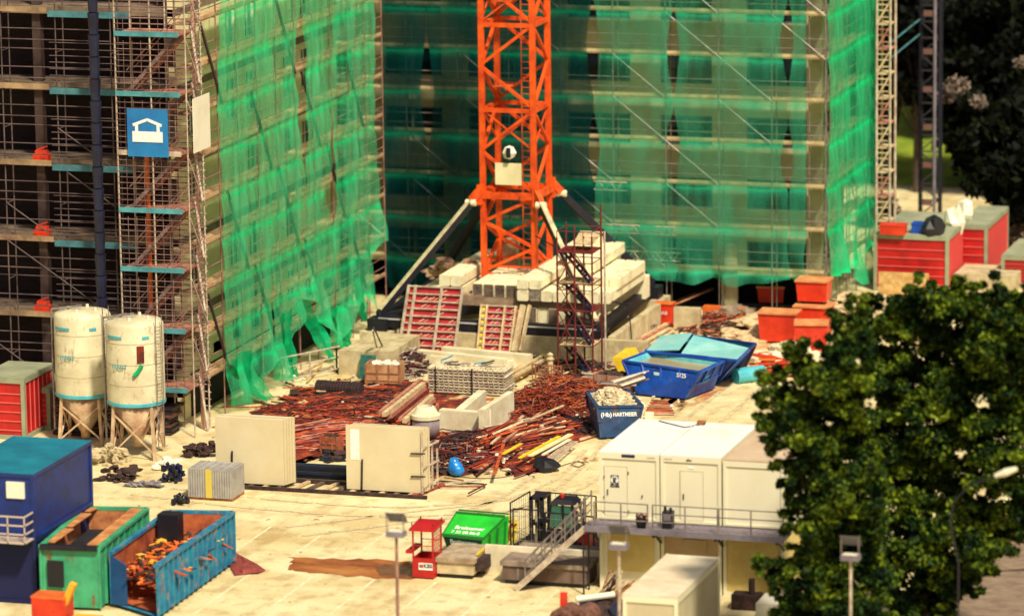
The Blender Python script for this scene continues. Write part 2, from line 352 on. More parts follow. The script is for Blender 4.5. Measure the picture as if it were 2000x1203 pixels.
MB().add([(XB0, YB-.9, .012), (XB1-.3, YB-.9, .012), (XB1-.3, YB+3, .012), (XB0, YB+3, .012)], [(0, 1, 2, 3)]).build('floor_shade_sheet', mat('floor_shade', (.012, .01, .012)), BB)  # dark floor sheet, shade inside the opening put into its colour
MB().box(XB0, XB1-.3, YB+1.2, YB+1.3, 0, 1.9).build('opening_shade_sheet', DARK, BB)  # near-black sheet stands in for the unlit depth of the opening
for r in rows: sp.box(XB0, XB1, YB+.02, YB+.33, r+.75, r+fh-.8)
print('ROWS', rows)
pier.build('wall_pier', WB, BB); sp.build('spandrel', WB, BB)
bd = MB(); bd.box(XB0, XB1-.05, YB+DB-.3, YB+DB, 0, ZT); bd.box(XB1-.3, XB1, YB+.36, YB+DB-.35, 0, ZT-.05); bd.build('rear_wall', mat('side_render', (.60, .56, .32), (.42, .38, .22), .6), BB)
for r in rows: MB().box(XB0+.1, XB1-.35, YB+.4, YB+DB-.35, r+1.0, r+1.25).build('floor_slab', CONCD, BB)
MB().box(XB0+.1, XB1-.35, YB+3., YB+3.2, 0, ZT).build('inner_wall', mat('back_void', (.012, .008, .012)), BB)  # interior darkness put into the wall colour
MB().box(XB0-.2, XB1+.1, YB-.1, YB+DB+.2, ZT+.01, ZT+.3).build('roof', CONCD, BB)
for i in range(len(cx)-1):
    a_, b_ = cx[i]+wid[i], cx[i+1]-wid[i+1]
    for r in rows[0:]:
        f = MB(); z0, z1 = r-.8, r+.75
        for xx in (a_, b_-.08, (a_+b_)/2-.05): f.box(xx, xx+.09, YB+.12, YB+.22, z0, z1)
        f.box(a_, b_, YB+.11, YB+.23, z0, z0+.09); f.box(a_, b_, YB+.11, YB+.23, z1-.09, z1)
        w_ = f.build('window', mat('grey_frame', (.10, .13, .12)), BB); MB().box(a_, b_, YB+.16, YB+.18, z0, z1).build('pane', GLASS, w_)
# end wall windows
for r in rows:
    for k in range(3):
        y = YB+1.3+2.3*k; MB().box(XB1+.003, XB1+.05, y-.5, y+.5, r-.7, r+.6).build('window', GLASS, BB)
# ================================================================== SCAFFOLDS
SR = .032
def scaff(name, label, p0, u, n, L, dep, z0, zt, lift, bay, m, group=None, deckm=None, deck_from=0, brace=(0,), base=0.):
    u = V((*u, 0)); n = V((*n, 0)); p0 = V((*p0, 0))
    t = thing(name, label, 'scaffold', p0, 0, group); nb = max(1, round(L/bay)); bl = L/nb
    for i in range(nb+1):
        for d in (0, dep):
            p = p0+u*(bl*i)-n*d; MB().tube(p+V((0, 0, base)), p+V((0, 0, zt)), SR, 6).build('upright', m, t)
    z = z0; k = 0
    while z < zt:
        a = p0; b = p0+u*L
        if k >= deck_from:
            MB().bar(a-n*(dep/2)+V((0, 0, z)), b-n*(dep/2)+V((0, 0, z)), dep-.1, .07).build('deck', deckm or WOODR, t)
            MB().bar(a+V((0, 0, z+.12))-n*.03, b+V((0, 0, z+.12))-n*.03, .03, .16).build('toe_board', deckm or WOODR, t)
        r = MB()
        for h in (.5, 1.0): r.tube(a+V((0, 0, z+h)), b+V((0, 0, z+h)), SR*.8, 5)
        r.tube(a-n*dep+V((0, 0, z-.05)), b-n*dep+V((0, 0, z-.05)), SR*.8, 5)
        for i in range(nb+1): p = p0+u*(bl*i)+V((0, 0, z-.06)); r.tube(p, p-n*dep, SR*.8, 5)
        r.build('guard_rail', m, t); z += lift; k += 1
    for bi in brace:
        z = z0; i = bi
        while z+lift <= zt and i < nb:
            p = p0+u*(bl*i)+n*.06; q = p0+u*(bl*(i+1))+n*.06
            MB().tube(p+V((0, 0, z+lift)), q+V((0, 0, z)), SR, 5).build('brace', m, t)
            z += lift; i += 0 if (round(z/lift) % 2) else 1
    return t
XS = -73.2; YS = 192.6
# long side scaffold of the left building
zlev = [onX(429, y, XS).z for y in (690, 600)]
s1 = scaff('facade_scaffold', 'long tube scaffold behind the sunlit green netting of the side wall', (XS, YS), (0, 1), (1, 0), 26.4, 1.0, 2.2, 19.8, 2.05, 2.64, STEELR, deckm=mat('scaffold_plank', (.60, .40, .20), (.36, .20, .10), 2.), brace=())
bz = 0
for (y0_, z0_) in ((193., 2.2), (196., 6.3), (199.5, 2.2), (199.5, 10.4), (203., 6.3), (206.5, 2.2), (206.5, 10.4), (210., 6.3), (193., 14.5), (203., 14.5), (213., 2.2), (213., 10.4)):
    MB().tube((XS+.09, y0_, z0_+4.1), (XS+.09, y0_+2.64, z0_), .075, 6).build('brace', mat('dark_brace', (.05, .03, .03)), s1)
# end scaffold of the left building
XE0 = -104.; XE1 = onY(228, 500, YS).x
GALVD = mat('dull_tube', (.15, .10, .09), (.05, .035, .035), 1.)
s2 = scaff('facade_scaffold', 'bare unnetted scaffold across the dark open storeys of the unfinished building', (XE0, YS), (1, 0), (0, -1), XE1-XE0, .9, zs[0]-.1, 19.8, dz/2, 2.6, GALVD, deckm=mat('grimy_plank', (.34, .24, .14), (.12, .07, .05), 1.), deck_from=90, brace=(6, 8))
for z in zs[:6]:                                            # teal and yellow boards along the slab edges
    a, b = onY(103, 300, YS).x, onY(262, 300, YS).x
    MB().box(a, b, YS-.12, YS-.02, z-.30, z-.02).build('toe_board', TEALD, s2, w=True)
    MB().box(onY(0, 300, YS).x-3, a-.05, YS-.10, YS-.02, z-.10, z+.14).build('toe_board', mat('grimy_toe', (.42, .28, .14), (.14, .08, .05), .9), s2)
    nt_ = MB()
    for k in range(7): nt_.tube((a, YS-.05, z+.25+k*.3), (b, YS-.05, z+.25+k*.3), .02, 4)
    nt_.build('guard_mesh', GALVD, s2)
    if z < zs[4]:
        x = onY(55+z, 300, YS+.5).x
        o = MB(); o.box(x, x+.75, YS+.3, YS+.7, z+.02, z+.35); o.box(x+.1, x+.65, YS+.35, YS+.65, z+.36, z+.5); o.tube((x+.1, YS+.5, z+.5), (x+.65, YS+.5, z+.7), .03)
        k = len([q for q in bpy.data.objects if q.name.startswith('tool_crate')])
        tag(o.build('tool_crate', ORED), 'orange crate of clamps on the edge of the unfinished storey, %s from the ground' % ('first', 'second', 'third', 'fourth', 'fifth')[k], 'crate', 'orange crates on the open storeys')
# stair tower of the corner
YT = 190.6; a, b = onY(236, 500, YT).x, onY(372, 500, YT).x
st = thing('scaffold_stair_tower', 'dense scaffold stair tower with teal landings at the building corner', 'scaffold', (a, YT, 0))
for x in (a, (a+b)/2, b):
    for y in (YT, YT+1.9): MB().tube((x, y, 0), (x, y, 20), SR*1.25, 6).build('upright', STEELP, st)
tz = [onY(300, y, YT).z for y in (760, 645, 527, 412, 300, 185, 68)]
TM = mat('grimy_mesh', (.28, .17, .14), (.09, .05, .05), 1.2)
for i, z in enumerate(tz):
    MB().box(a, b-.35, YT+.02, YT+1.85, z-.08, z).build('landing', WOODR, st)
    MB().box(a, b-.3, YT-.08, YT-.01, z-.10, z+.12).build('toe_board', mat('faded_teal', (.09, .36, .38), (.04, .17, .20), 1.) if i != 4 else STEELP, st)
    g_ = MB()
    for k in range(9):
        zz = z+.2+k*.26
        g_.tube((a, YT-.03, zz), (b, YT-.03, zz), .018, 4); g_.tube((b+.02, YT, zz), (b+.02, YT+1.9, zz), .018, 4); g_.tube((a, YT+1.95, zz), (b, YT+1.95, zz), .02, 4)
    for k in range(9): x = a+(b-a)*k/8; g_.tube((x, YT-.03, z), (x, YT-.03, z+2.4), .013, 4)
    g_.build('guard_mesh', TM, st)
    if i < len(tz)-1:
        h = tz[i+1]-z; p, q = (a+.4, b-.5)
        for yy in (YT+.35, YT+1.3):
            f = MB(); f.bar((p, yy, z), (q, yy, z+h*.97), .06, .16); f.bar((p, yy+.5, z), (q, yy+.5, z+h*.97), .06, .16)
            for k in range(9): u = (k+.5)/9; f.box(p+(q-p)*u-.12, p+(q-p)*u+.12, yy, yy+.5, z+h*u-.02, z+h*u+.02)
            f.bar((p, yy, z+1), (q, yy, z+h*.97+1), .04)
            f.build('stair_flight', WOODR if yy > YT+1 else TM, st)
    # side braces in the lattice face toward the green net
    MB().tube((b+.05, YT, z+2.4), (b+.05, YT+1.9, z), .035, 5).build('brace', STEELP, st)
tm = MB(); 
for k in range(60): z = .4+k*.33; tm.tube((b+.1, YT+1.9, z), (XS, YS, z+.02), .02, 4)
tm.build('side_lattice', STEELP, st)
MB().tube((onY(290, 420, YT+1).x, YT+1., 0), (onY(290, 420, YT+1).x, YT+1., tz[4]+.3), .11, 8).build('orange_pipe', ORG2, st)
for i, (py) in enumerate((100, 210, 330, 440, 545, 660, 780)):        # side ladders, leaning
    z = onY(395, py+50, YT+1.9).z; MB().bar((b+.1, YT+1.4, z-.2), (XS-.15, YS-.2, z+2.3), .10, .10).build('stringer', STEELP, st)
cp = MB().tube((XS-.05, YS-.15, 0), (XS-.05, YS-.15, 20), .09, 8)
tag(cp.build('corner_pole', mat('pinkish_pole', (.62, .38, .28), (.40, .22, .16), 2.)), 'thick pale pole standing at the netted building corner', 'pole')
# banner signs on the tower
p, q = onY(248, 212, YT-.15), onY(330, 308, YT-.15)
bn = thing('banner_sign', 'blue banner with a white house emblem hung on the stair tower', 'sign', (p.x, YT-.15, q.z))
MB().box(p.x, q.x, YT-.2, YT-.15, q.z, p.z).build('panel', BANNER, bn)
w2 = q.x-p.x; cx_ = (p.x+q.x)/2; em = MB(); hz = p.z-q.z
em.bar((p.x+.25*w2-.2, YT-.215, q.z+hz*.66), (cx_, YT-.215, q.z+hz*.78), .02, .13, up=(0, 0, 1)); em.bar((cx_, YT-.215, q.z+hz*.78), (q.x-.25*w2+.2, YT-.215, q.z+hz*.66), .02, .13)
em.box(p.x+.13*w2, q.x-.13*w2, YT-.23, YT-.201, q.z+hz*.31, q.z+hz*.53); em.box(p.x+.2*w2, p.x+.27*w2, YT-.23, YT-.201, q.z+hz*.53, q.z+hz*.68); em.box(q.x-.27*w2, q.x-.2*w2, YT-.23, YT-.201, q.z+hz*.53, q.z+hz*.68)
em.build('emblem', WHITET, bn)
z0, z1 = onY(378, 295, YT+1).z, onY(378, 190, YT+1).z
tag(MB().box(b+.16, b+.2, YT+.3, YT+2.4, z0, z1).build('blank_sheet', WHITE), 'blank white sheet tied to the side of the stair tower', 'sheet')
# rubbish chute: dark mast left of the tower
ch = thing('rubbish_chute', 'thick dark blue chute hanging down the unfinished front', 'chute', (onY(196, 500, 191.2).x, 191.2, 0))
xc = ch.location.x
for k in range(19):
    MB().lathe([(.21, 1.2+k), (.27, 2.16+k)], (xc, 191.2), 10).build('chute_section', NAVY, ch)
MB().box(xc-.3, xc+.3, 190.9, 191.5, .0, 1.2).build('outlet', NAVY, ch)
# back scaffold
YF = 224.3; xb1 = onY(1612, 590, YF).x
s3 = scaff('facade_scaffold', 'wide scaffold behind the shaded green netting of the residential block', (-82., YF), (1, 0), (0, -1), xb1+82., 1.0, 2.2, 19.8, 2.2, 2.9, GALV, deckm=mat('scaffold_plank_b', (.62, .52, .26), (.40, .30, .15), 2.), brace=(2, 5, 7))
s4 = scaff('facade_scaffold', 'short scaffold behind the bright netting round the end of the residential block', (xb1, YF+.3), (0, 1), (1, 0), 9.2, .9, 2.2, 19.8, 2.2, 2.3, GALV, deckm=mat('scaffold_plank_c', (.40, .28, .16)), brace=(1,))
# lattice girders spanning the back scaffold
lg = MB()
for (xa_, xb_, py) in ((1160, 1330, 505), (1160, 1225, 372), (1160, 1320, 455)):
    z = onY(1200, py, YF-.15).z; A_ = onY(xa_, py, YF-.15).x; B_ = onY(xb_, py, YF-.15).x; k = 0; x = A_
    lg.tube((A_, YF-.15, z), (B_, YF-.15, z), .03, 5); lg.tube((A_, YF-.15, z+.42), (B_, YF-.15, z+.42), .03, 5)
    while x+.3 < B_: lg.tube((x, YF-.15, z+(.42 if k % 2 else 0)), (x+.3, YF-.15, z+(0 if k % 2 else .42)), .02, 4); x += .3; k += 1
lg.build('lattice_girder', STEELP, s3)
# beige ladder tower right of the net
xt0, xt1 = onY(1712, 300, 233.5).x, onY(1738, 300, 233.5).x
lt = thing('ladder_tower', 'narrow pale scaffold tower beyond the bright netted end wall', 'scaffold', (xt0, 233.5, 0))
for x in (xt0, xt1):
    for y in (233.5, 234.8): MB().tube((x, y, 0), (x, y, 20), .07, 6).build('upright', STEELP, lt)
for k in range(15):
    z = .8+k*1.3; g_ = MB(); g_.box(xt0, xt1, 233.6, 234.7, z-.08, z); 
    for h in (.35, .7, 1.): g_.tube((xt0, 233.5, z+h), (xt1, 233.5, z+h), .03, 4)
    g_.bar((xt0, 233.5, z), (xt1, 233.5, z+1.2), .08); g_.build('platform', WOODP if k % 3 else WOODR, lt)
# ================================================================== NETTING
def net_mat(name, ca, cb, dens, lift, zoff, trans=.35):
    m = bpy.data.materials.new(name); m.use_nodes = True; n = m.node_tree; n.nodes.remove(n.nodes['Principled BSDF']); out = n.nodes['Material Output']
    N = n.nodes.new; Lk = n.links.new
    g = N('ShaderNodeNewGeometry'); sx = N('ShaderNodeSeparateXYZ'); Lk(g.outputs['Position'], sx.inputs[0])
    def math_(op, a, b=None, c=None):
        x = N('ShaderNodeMath'); x.operation = op
        for i, v in enumerate((a, b, c)):
            if v is None: continue
            if isinstance(v, (int, float)): x.inputs[i].default_value = v
            else: Lk(v, x.inputs[i])
        return x.outputs[0]
    def noise(sc, scl):
        mp = N('ShaderNodeMapping'); mp.inputs['Scale'].default_value = scl; Lk(g.outputs['Position'], mp.inputs[0])
        t = N('ShaderNodeTexNoise'); t.inputs['Scale'].default_value = sc; t.inputs['Detail'].default_value = 5; Lk(mp.outputs[0], t.inputs[0]); return t.outputs[0]
    nz = noise(.55, (1, 1, .35)); nf = noise(2.2, (1, 1, .18)); wv = noise(.35, (1, 1, 1))
    fr = math_('FRACT', math_('DIVIDE', math_('ADD', sx.outputs[2], math_('ADD', math_('MULTIPLY', wv, .5), zoff)), lift))
    band = math_('SMOOTH_MIN', math_('MULTIPLY', math_('ABSOLUTE', math_('SUBTRACT', fr, .5)), 2.), 1., .01)
    band = math_('POWER', band, 7.)
    fac = math_('ADD', math_('MULTIPLY', math_('SUBTRACT', nz, .5), 1.1), dens)
    fac = math_('ADD', fac, math_('MULTIPLY', math_('SUBTRACT', nf, .5), .5))
    fac = math_('MINIMUM', math_('MAXIMUM', math_('ADD', fac, math_('MULTIPLY', band, .42)), .14), .96)
    mixc = N('ShaderNodeMixRGB'); mixc.inputs[1].default_value = (*ca, 1); mixc.inputs[2].default_value = (*cb, 1); Lk(band, mixc.inputs[0])
    df = N('ShaderNodeBsdfDiffuse'); tl = N('ShaderNodeBsdfTranslucent'); tr = N('ShaderNodeBsdfTransparent'); tr.inputs[0].default_value = (.90, 1, .93, 1)
    Lk(mixc.outputs[0], df.inputs[0]); Lk(mixc.outputs[0], tl.inputs[0])
    m1 = N('ShaderNodeMixShader'); m1.inputs[0].default_value = trans; Lk(df.outputs[0], m1.inputs[1]); Lk(tl.outputs[0], m1.inputs[2])
    m2 = N('ShaderNodeMixShader'); Lk(fac, m2.inputs[0]); Lk(tr.outputs[0], m2.inputs[1]); Lk(m1.outputs[0], m2.inputs[2]); Lk(m2.outputs[0], out.inputs[0]); return m
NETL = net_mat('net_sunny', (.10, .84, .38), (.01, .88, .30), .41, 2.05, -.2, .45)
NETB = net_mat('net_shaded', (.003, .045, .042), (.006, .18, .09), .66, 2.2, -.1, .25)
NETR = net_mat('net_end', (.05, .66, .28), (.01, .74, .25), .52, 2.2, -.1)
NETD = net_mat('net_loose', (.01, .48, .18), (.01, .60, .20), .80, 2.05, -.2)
def interp(P, a):
    if a <= P[0][0]: return P[0][1]
    for (x0, z0), (x1, z1) in zip(P, P[1:]):
        if a <= x1: return z0+(z1-z0)*(a-x0)/max(1e-6, x1-x0)
    return P[-1][1]
def net(label, ax, c, a0, a1, prof, zt, m, lift, gl=(), gr_=(), na=None, nz=70, amp=.10, grp=None):
    na = na or max(8, int((a1-a0)/.16)); vs = []; fs = []; ph = random.uniform(0, 9)
    for j in range(nz+1):
        for i in range(na+1):
            s = i/na; a = a0+(a1-a0)*s; zb = interp(prof, a); z = zb+(zt-zb)*(j/nz)**1.15
            off = 0
            for (z_, h, am) in gl: off += am*max(0, 1-abs(z-z_)/h)**.7*(1-s)**2
            for (z_, h, am) in gr_: off -= am*max(0, 1-abs(z-z_)/h)**.7*s**2
            amp_ = amp if ax == 'X' else amp*.5; bul = .10*abs(math.sin(math.pi*z/lift))+amp_*(.5*math.sin(a*2.1+z*.6+ph)+.35*math.sin(a*5.3-z*.9+ph*2)+.2*math.sin(a*11+z*.3))+.10
            low = max(0, 1-(z-zb)/2.2); bul += low*.35*math.sin(a*3.1+ph)+low*.25
            aa = a+off+low*.15*math.sin(z*2+a)
            vs.append((c+bul, aa, z) if ax == 'X' else (aa, c-bul, z))
    for j in range(nz):
        for i in range(na): k = j*(na+1)+i; fs.append((k, k+1, k+na+2, k+na+1))
    o = MB().add(vs, fs).build('safety_net', m, smooth=True); return tag(o, label, 'netting', grp)
zl = lambda px, py: onX(px, py, XS)
prL = [(zl(*p).y, max(.15, zl(*p).z)) for p in [(428, 800), (500, 795), (512, 700), (526, 745), (548, 752), (557, 650), (575, 580), (602, 592), (624, 650), (648, 712), (656, 640), (672, 682), (677, 600), (690, 545), (704, 590), (712, 628), (717, 520), (727, 470)]]
e = [zl(px, 300).y for px in (422, 515, 583, 640, 726)]
def zy(px, py): return zl(px, py).z
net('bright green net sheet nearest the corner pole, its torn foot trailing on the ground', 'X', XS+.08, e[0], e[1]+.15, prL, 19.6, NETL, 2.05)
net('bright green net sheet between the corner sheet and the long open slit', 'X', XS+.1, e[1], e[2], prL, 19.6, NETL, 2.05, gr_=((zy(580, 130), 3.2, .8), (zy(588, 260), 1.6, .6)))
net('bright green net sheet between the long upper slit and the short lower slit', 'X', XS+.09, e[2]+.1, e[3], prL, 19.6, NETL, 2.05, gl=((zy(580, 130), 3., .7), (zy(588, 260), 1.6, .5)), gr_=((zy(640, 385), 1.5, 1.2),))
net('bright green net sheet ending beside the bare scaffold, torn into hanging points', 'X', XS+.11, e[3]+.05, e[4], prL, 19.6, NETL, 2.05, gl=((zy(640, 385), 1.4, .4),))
# loose rags trailing from the left net
def rag(label, pts, wd, m=NETD):
    vs = []; fs = []; n = 14; W = 5
    P = [V(p) for p in pts]
    for j in range(n+1):
        t = j/n*(len(P)-1); i = min(int(t), len(P)-2); c = lerp(P[i], P[i+1], t-i); wj = wd[0]+(wd[1]-wd[0])*j/n
        for k in range(W+1): s = k/W-.5; vs.append((c.x+.18*math.sin(k*1.9+j*.5), c.y+s*wj*2.4, c.z+.05*math.sin(k*3)))
    for j in range(n):
        for k in range(W): q = j*(W+1)+k; fs.append((q, q+1, q+W+2, q+W+1))
    return tag(MB().add(vs, fs).build('net_rag', m, smooth=True), label, 'netting', 'torn rags under the sunlit net')
def zz(px, py, dx=.3): v = onX(px, py, XS+dx); return (v.x, v.y, max(v.z, .06))
rag('wide green rag sweeping down onto the soil at the foot of the corner net', [zz(470, 690), zz(485, 745), (*G(525, 783).xy, .1)], (1.3, .5))
rag('narrow twisted green rag hanging to the ground beside the tube barrier', [zz(556, 610), zz(563, 680), (*G(575, 742).xy, .1)], (.7, .25))
rag('bent green rag like a leg, ending at a point on the pale floor', [zz(585, 590), zz(622, 650), (*G(650, 708).xy, .1)], (1.2, .12))
rag('green rag hanging straight beside the last netted upright', [zz(660, 600), zz(668, 650), (*G(677, 680).xy, .1)], (.9, .5))
rag('small green rag knotted under the lowest deck near the bare scaffold', [zz(697, 545), zz(706, 590), zz(711, 628)], (.6, .12))
xb = lambda px, py: onY(px, py, YF)
prB = [(xb(*p).x, xb(*p).z) for p in [(755, 560), (840, 560), (900, 555), (1100, 530), (1226, 521), (1268, 536), (1310, 548), (1358, 551), (1395, 540), (1443, 557), (1530, 545), (1612, 545)]]
e = [xb(px, 300).x for px in (752, 838, 935, 1162, 1318, 1541, 1576)]
def zb_(px, py): return xb(px, py).z
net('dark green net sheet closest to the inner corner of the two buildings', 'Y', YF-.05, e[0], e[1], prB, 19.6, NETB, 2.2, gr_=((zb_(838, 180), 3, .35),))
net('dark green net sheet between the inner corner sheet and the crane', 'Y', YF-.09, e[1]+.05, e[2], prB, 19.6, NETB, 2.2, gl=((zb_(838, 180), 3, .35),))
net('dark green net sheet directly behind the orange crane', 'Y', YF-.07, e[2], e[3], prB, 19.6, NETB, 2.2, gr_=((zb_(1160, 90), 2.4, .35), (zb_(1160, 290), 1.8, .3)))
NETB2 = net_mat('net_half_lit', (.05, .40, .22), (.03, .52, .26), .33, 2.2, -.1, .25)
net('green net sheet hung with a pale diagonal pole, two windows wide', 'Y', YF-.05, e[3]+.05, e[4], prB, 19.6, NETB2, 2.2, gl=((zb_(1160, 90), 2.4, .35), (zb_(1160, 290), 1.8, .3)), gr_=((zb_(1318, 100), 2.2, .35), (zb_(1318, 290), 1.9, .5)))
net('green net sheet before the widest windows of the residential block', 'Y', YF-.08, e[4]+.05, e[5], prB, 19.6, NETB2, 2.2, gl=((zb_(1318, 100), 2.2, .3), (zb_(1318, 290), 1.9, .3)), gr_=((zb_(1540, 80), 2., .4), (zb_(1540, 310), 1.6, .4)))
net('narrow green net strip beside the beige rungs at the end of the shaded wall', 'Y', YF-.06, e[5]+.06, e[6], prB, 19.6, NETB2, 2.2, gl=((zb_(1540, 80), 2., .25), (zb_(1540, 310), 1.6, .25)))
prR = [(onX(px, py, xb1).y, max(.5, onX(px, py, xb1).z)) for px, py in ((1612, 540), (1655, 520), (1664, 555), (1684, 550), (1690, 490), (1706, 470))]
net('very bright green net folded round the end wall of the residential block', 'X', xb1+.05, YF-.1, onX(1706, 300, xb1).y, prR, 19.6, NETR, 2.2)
nl = MB(); q = xb(1574, 300).x
# ================================================================== TOWER CRANE
fl, fr_, br = G(742, 622, 1.5), G(1166, 645, 1.5), G(1272, 560, 1.5)
cc = (fl+br)/2; CX, CY = cc.x, cc.y
TW = 1.32                                            # half width of the mast

TC = thing('tower_crane', 'orange lattice tower crane on a black cross base among concrete ballast', 'crane', (CX, CY, 0))
ZM = 21.; zcol = HZ(380, CX-TW, CY-TW)               # collar height
cs = [(-1, -1), (1, -1), (1, 1), (-1, 1)]
for sx, sy in cs: MB().bar((CX+sx*TW, CY+sy*TW, 1.4), (CX+sx*TW, CY+sy*TW, ZM), .26, .26).build('leg', ORANGE, TC)
sec = 4.25; z = zcol; levels = [zcol-3.6, zcol]
while z < ZM: z += sec*.5; levels.append(z)
fr = MB(); fr2 = MB()
for li, z in enumerate(levels):
    if z > ZM: break
    thick = .2 if li % 2 == 1 else .1
    for k in range(4):
        p = cs[k]; q = cs[(k+1) % 4]
        if li % 2 == 1 or li == 0 or li == 1: fr.bar((CX+p[0]*TW, CY+p[1]*TW, z), (CX+q[0]*TW, CY+q[1]*TW, z), thick)
    if fr.v: fr.build('cross_member', ORANGE, TC); fr = MB()
def diag(z0, z1, flip, m, w=.13):
    b = MB()
    for k in range(4):
        p = cs[k]; q = cs[(k+1) % 4]
        if (k % 2 == 0) == flip: p, q = q, p
        b.bar((CX+p[0]*TW, CY+p[1]*TW, z1), (CX+q[0]*TW, CY+q[1]*TW, z0), w)
    return b.build('lacing', m, TC)
z = zcol-.1; f = True
for i in range(5): diag(z-1.25, z, f, ORANGE, .15); z -= 1.25; f = not f
z = zcol+.15; f = False
while z < ZM-1.5: diag(z, z+sec/2-.12, f, ORANGE, .15); diag(z, z+sec/2-.12, not f, ORANGE, .07) if int(z) % 3 == 0 else None; z += sec/2; f = not f
ld = MB()                                            # ladder inside mast
for x in (-.22, .22): ld.bar((CX+x+.3, CY+TW-.45, 1.5), (CX+x+.3, CY+TW-.45, ZM), .05)
for k in range(60): ld.bar((CX+.08, CY+TW-.45, 1.7+k*.32), (CX+.52, CY+TW-.45, 1.7+k*.32), .035)
ld.build('ladder', mat('orange_shade', (.62, .10, .02)), TC)
for k in range(4):
    z = zcol+1+k*4.25; MB().box(CX-TW+.2, CX-.1, CY-.2, CY+TW-.2, z, z+.06).build('rest_platform', mat('orange_shade', (.62, .10, .02)), TC)
cl = MB()                                            # collar ring and brackets
for k in range(4):
    p = cs[k]; q = cs[(k+1) % 4]; o = TW+.12
    cl.bar((CX+p[0]*o, CY+p[1]*o, zcol), (CX+q[0]*o, CY+q[1]*o, zcol), .24, .34)
    cl.bar((CX+p[0]*o, CY+p[1]*o, zcol+.25), (CX+p[0]*(o+.36), CY+p[1]*(o+.36), zcol-.25), .26, .36)
    cl.bar((CX+p[0]*o, CY+p[1]*o, zcol-.5), (CX+p[0]*o, CY+p[1]*o, zcol+.5), .30, .30)
cl.build('collar', ORANGE, TC)
feet = [fl, fr_, br, fl+br-fr_]
beam = MB()
for i, (f_, s) in enumerate(zip(feet, cs)):
    top = V((CX+s[0]*(TW+.5), CY+s[1]*(TW+.5), zcol-.35)); bot = V((f_.x, f_.y, 1.75))
    b_ = MB(); mid = lerp(top, bot, .5); b_.bar(top, bot, .25, .36); a_ = b_.build('strut', BLACK, TC)
    MB().bar(top+V((0, 0, .21)), bot+V((0, 0, .21)), .26, .06).build('cover_plate', mat('strut_top', (.70, .62, .36), (.38, .32, .18), 2.) if i in (0, 1) else NAVY, a_)
    h_ = MB(); h_.tube(top+V((-.25, 0, 0)), top+V((.25, 0, 0)), .17, 10); h_.build('hinge_pin', BALL, a_)
    ft = MB(); ft.box(f_.x-.5, f_.x+.5, f_.y-.5, f_.y+.5, .95, 1.55); ft.tube((f_.x, f_.y, 1.55), (f_.x, f_.y, 1.9), .2, 8); ft.build('foot', BLACK, TC)
    pd = MB(); pd.box(f_.x-.8, f_.x+.8, f_.y-.8, f_.y+.8, 0, .95).build('footing_pad', CONC, TC)
    g_ = feet[(i+1) % 4]
    if i != 2 or True:
        b2 = MB(); b2.bar((f_.x, f_.y, 1.4), (g_.x, g_.y, 1.4), .4, .55); bo = b2.build('base_beam', BLACK, TC)
        MB().bar((f_.x, f_.y-.23, 1.55), (g_.x, g_.y-.23, 1.55), .04, .07).build('edge_strip', mat('strip', (.5, .48, .46)), bo)
MB().bar(feet[0]+V((0, 0, 0)), feet[2], .5, .6).build('base_beam', BLACK, TC); MB().bar(feet[1]+V((0, 0, .02)), feet[3]+V((0, 0, .02)), .48, .58).build('base_beam', BLACK, TC)
# power cabinet plate and hung drum on the mast
Yp = CY-TW-.3; a = onY(968, 318, Yp); b = onY(1019, 362, Yp)
tp = MB(); tp.box(a.x, b.x, Yp-.1, Yp, b.z, a.z); 
sg = tag(tp.build('mast_board', mat('cream_board', (.86, .78, .45), (.70, .60, .32), .8)), 'square cream board fixed to the front of the crane mast', 'board')
a = onY(982, 284, Yp); b = onY(1010, 312, Yp)
dr = MB(); dr.blob(((a.x+b.x)/2, Yp-.1, (a.z+b.z)/2), (.36, .25, .36), 8, .1); d_ = tag(dr.build('floodlight', GREYP), 'small white floodlight with a dark face above the cream mast board', 'lamp')
d_.data.materials.clear(); d_.data.materials.append(WHITE)
MB().box((a.x+b.x)/2-.07, (a.x+b.x)/2+.13, Yp-.42, Yp-.3, (a.z+b.z)/2-.2, (a.z+b.z)/2+.28).build('lens', BLACK, d_)
# ballast blocks
def block(x0, x1, y0, y1, z0, z1, label, m=None, group='concrete ballast blocks of the crane'):
    endm = None
    if m is BALLD: m, endm = BALL, BALLD
    g = .02; bv = .05; b = MB(); k = len([1 for o in COL.objects if o.name.startswith('ballast_block')])
    pts = [(x0+g+bv, z0+g), (x1-g-bv, z0+g), (x1-g, z0+g+bv), (x1-g, z1-g-bv), (x1-g-bv, z1-g), (x0+g+bv, z1-g), (x0+g, z1-g-bv), (x0+g, z0+g+bv)]
    b.prism([(x, y0+g, z) for x, z in pts], (0, y1-y0-2*g, 0))
    o = tag(b.build('ballast_block', m or BALL), label, 'ballast block', group)
    if endm: e_ = MB(); e_.box(x0+.05, x1-.05, y0+g-.012, y0+g-.002, z0+.05, z1-.04); o2 = e_.build('blackened_end', endm, o)
    return o
yf = CY-3.9
def row(px0, px1, n, pyt, pyb, y0, ln, what, m=None, gap=0.):
    a = onY(px0, pyt, y0); b = onY(px1, pyt, y0); z0 = onY(px0, pyb, y0).z; wd = (b.x-a.x)/n
    for i in range(n):
        pos = '' if n == 1 else ', '+('outermost on the left', 'second from the left', 'third from the left', 'fourth from the left', 'fifth from the left', 'sixth from the left')[i]
        mm = m[i % len(m)] if isinstance(m, list) else m
        block(a.x+wd*i, a.x+wd*(i+1)-gap, y0+random.uniform(-.05, .05), y0+ln, z0, a.z, what+pos, mm)
    return a.z, z0
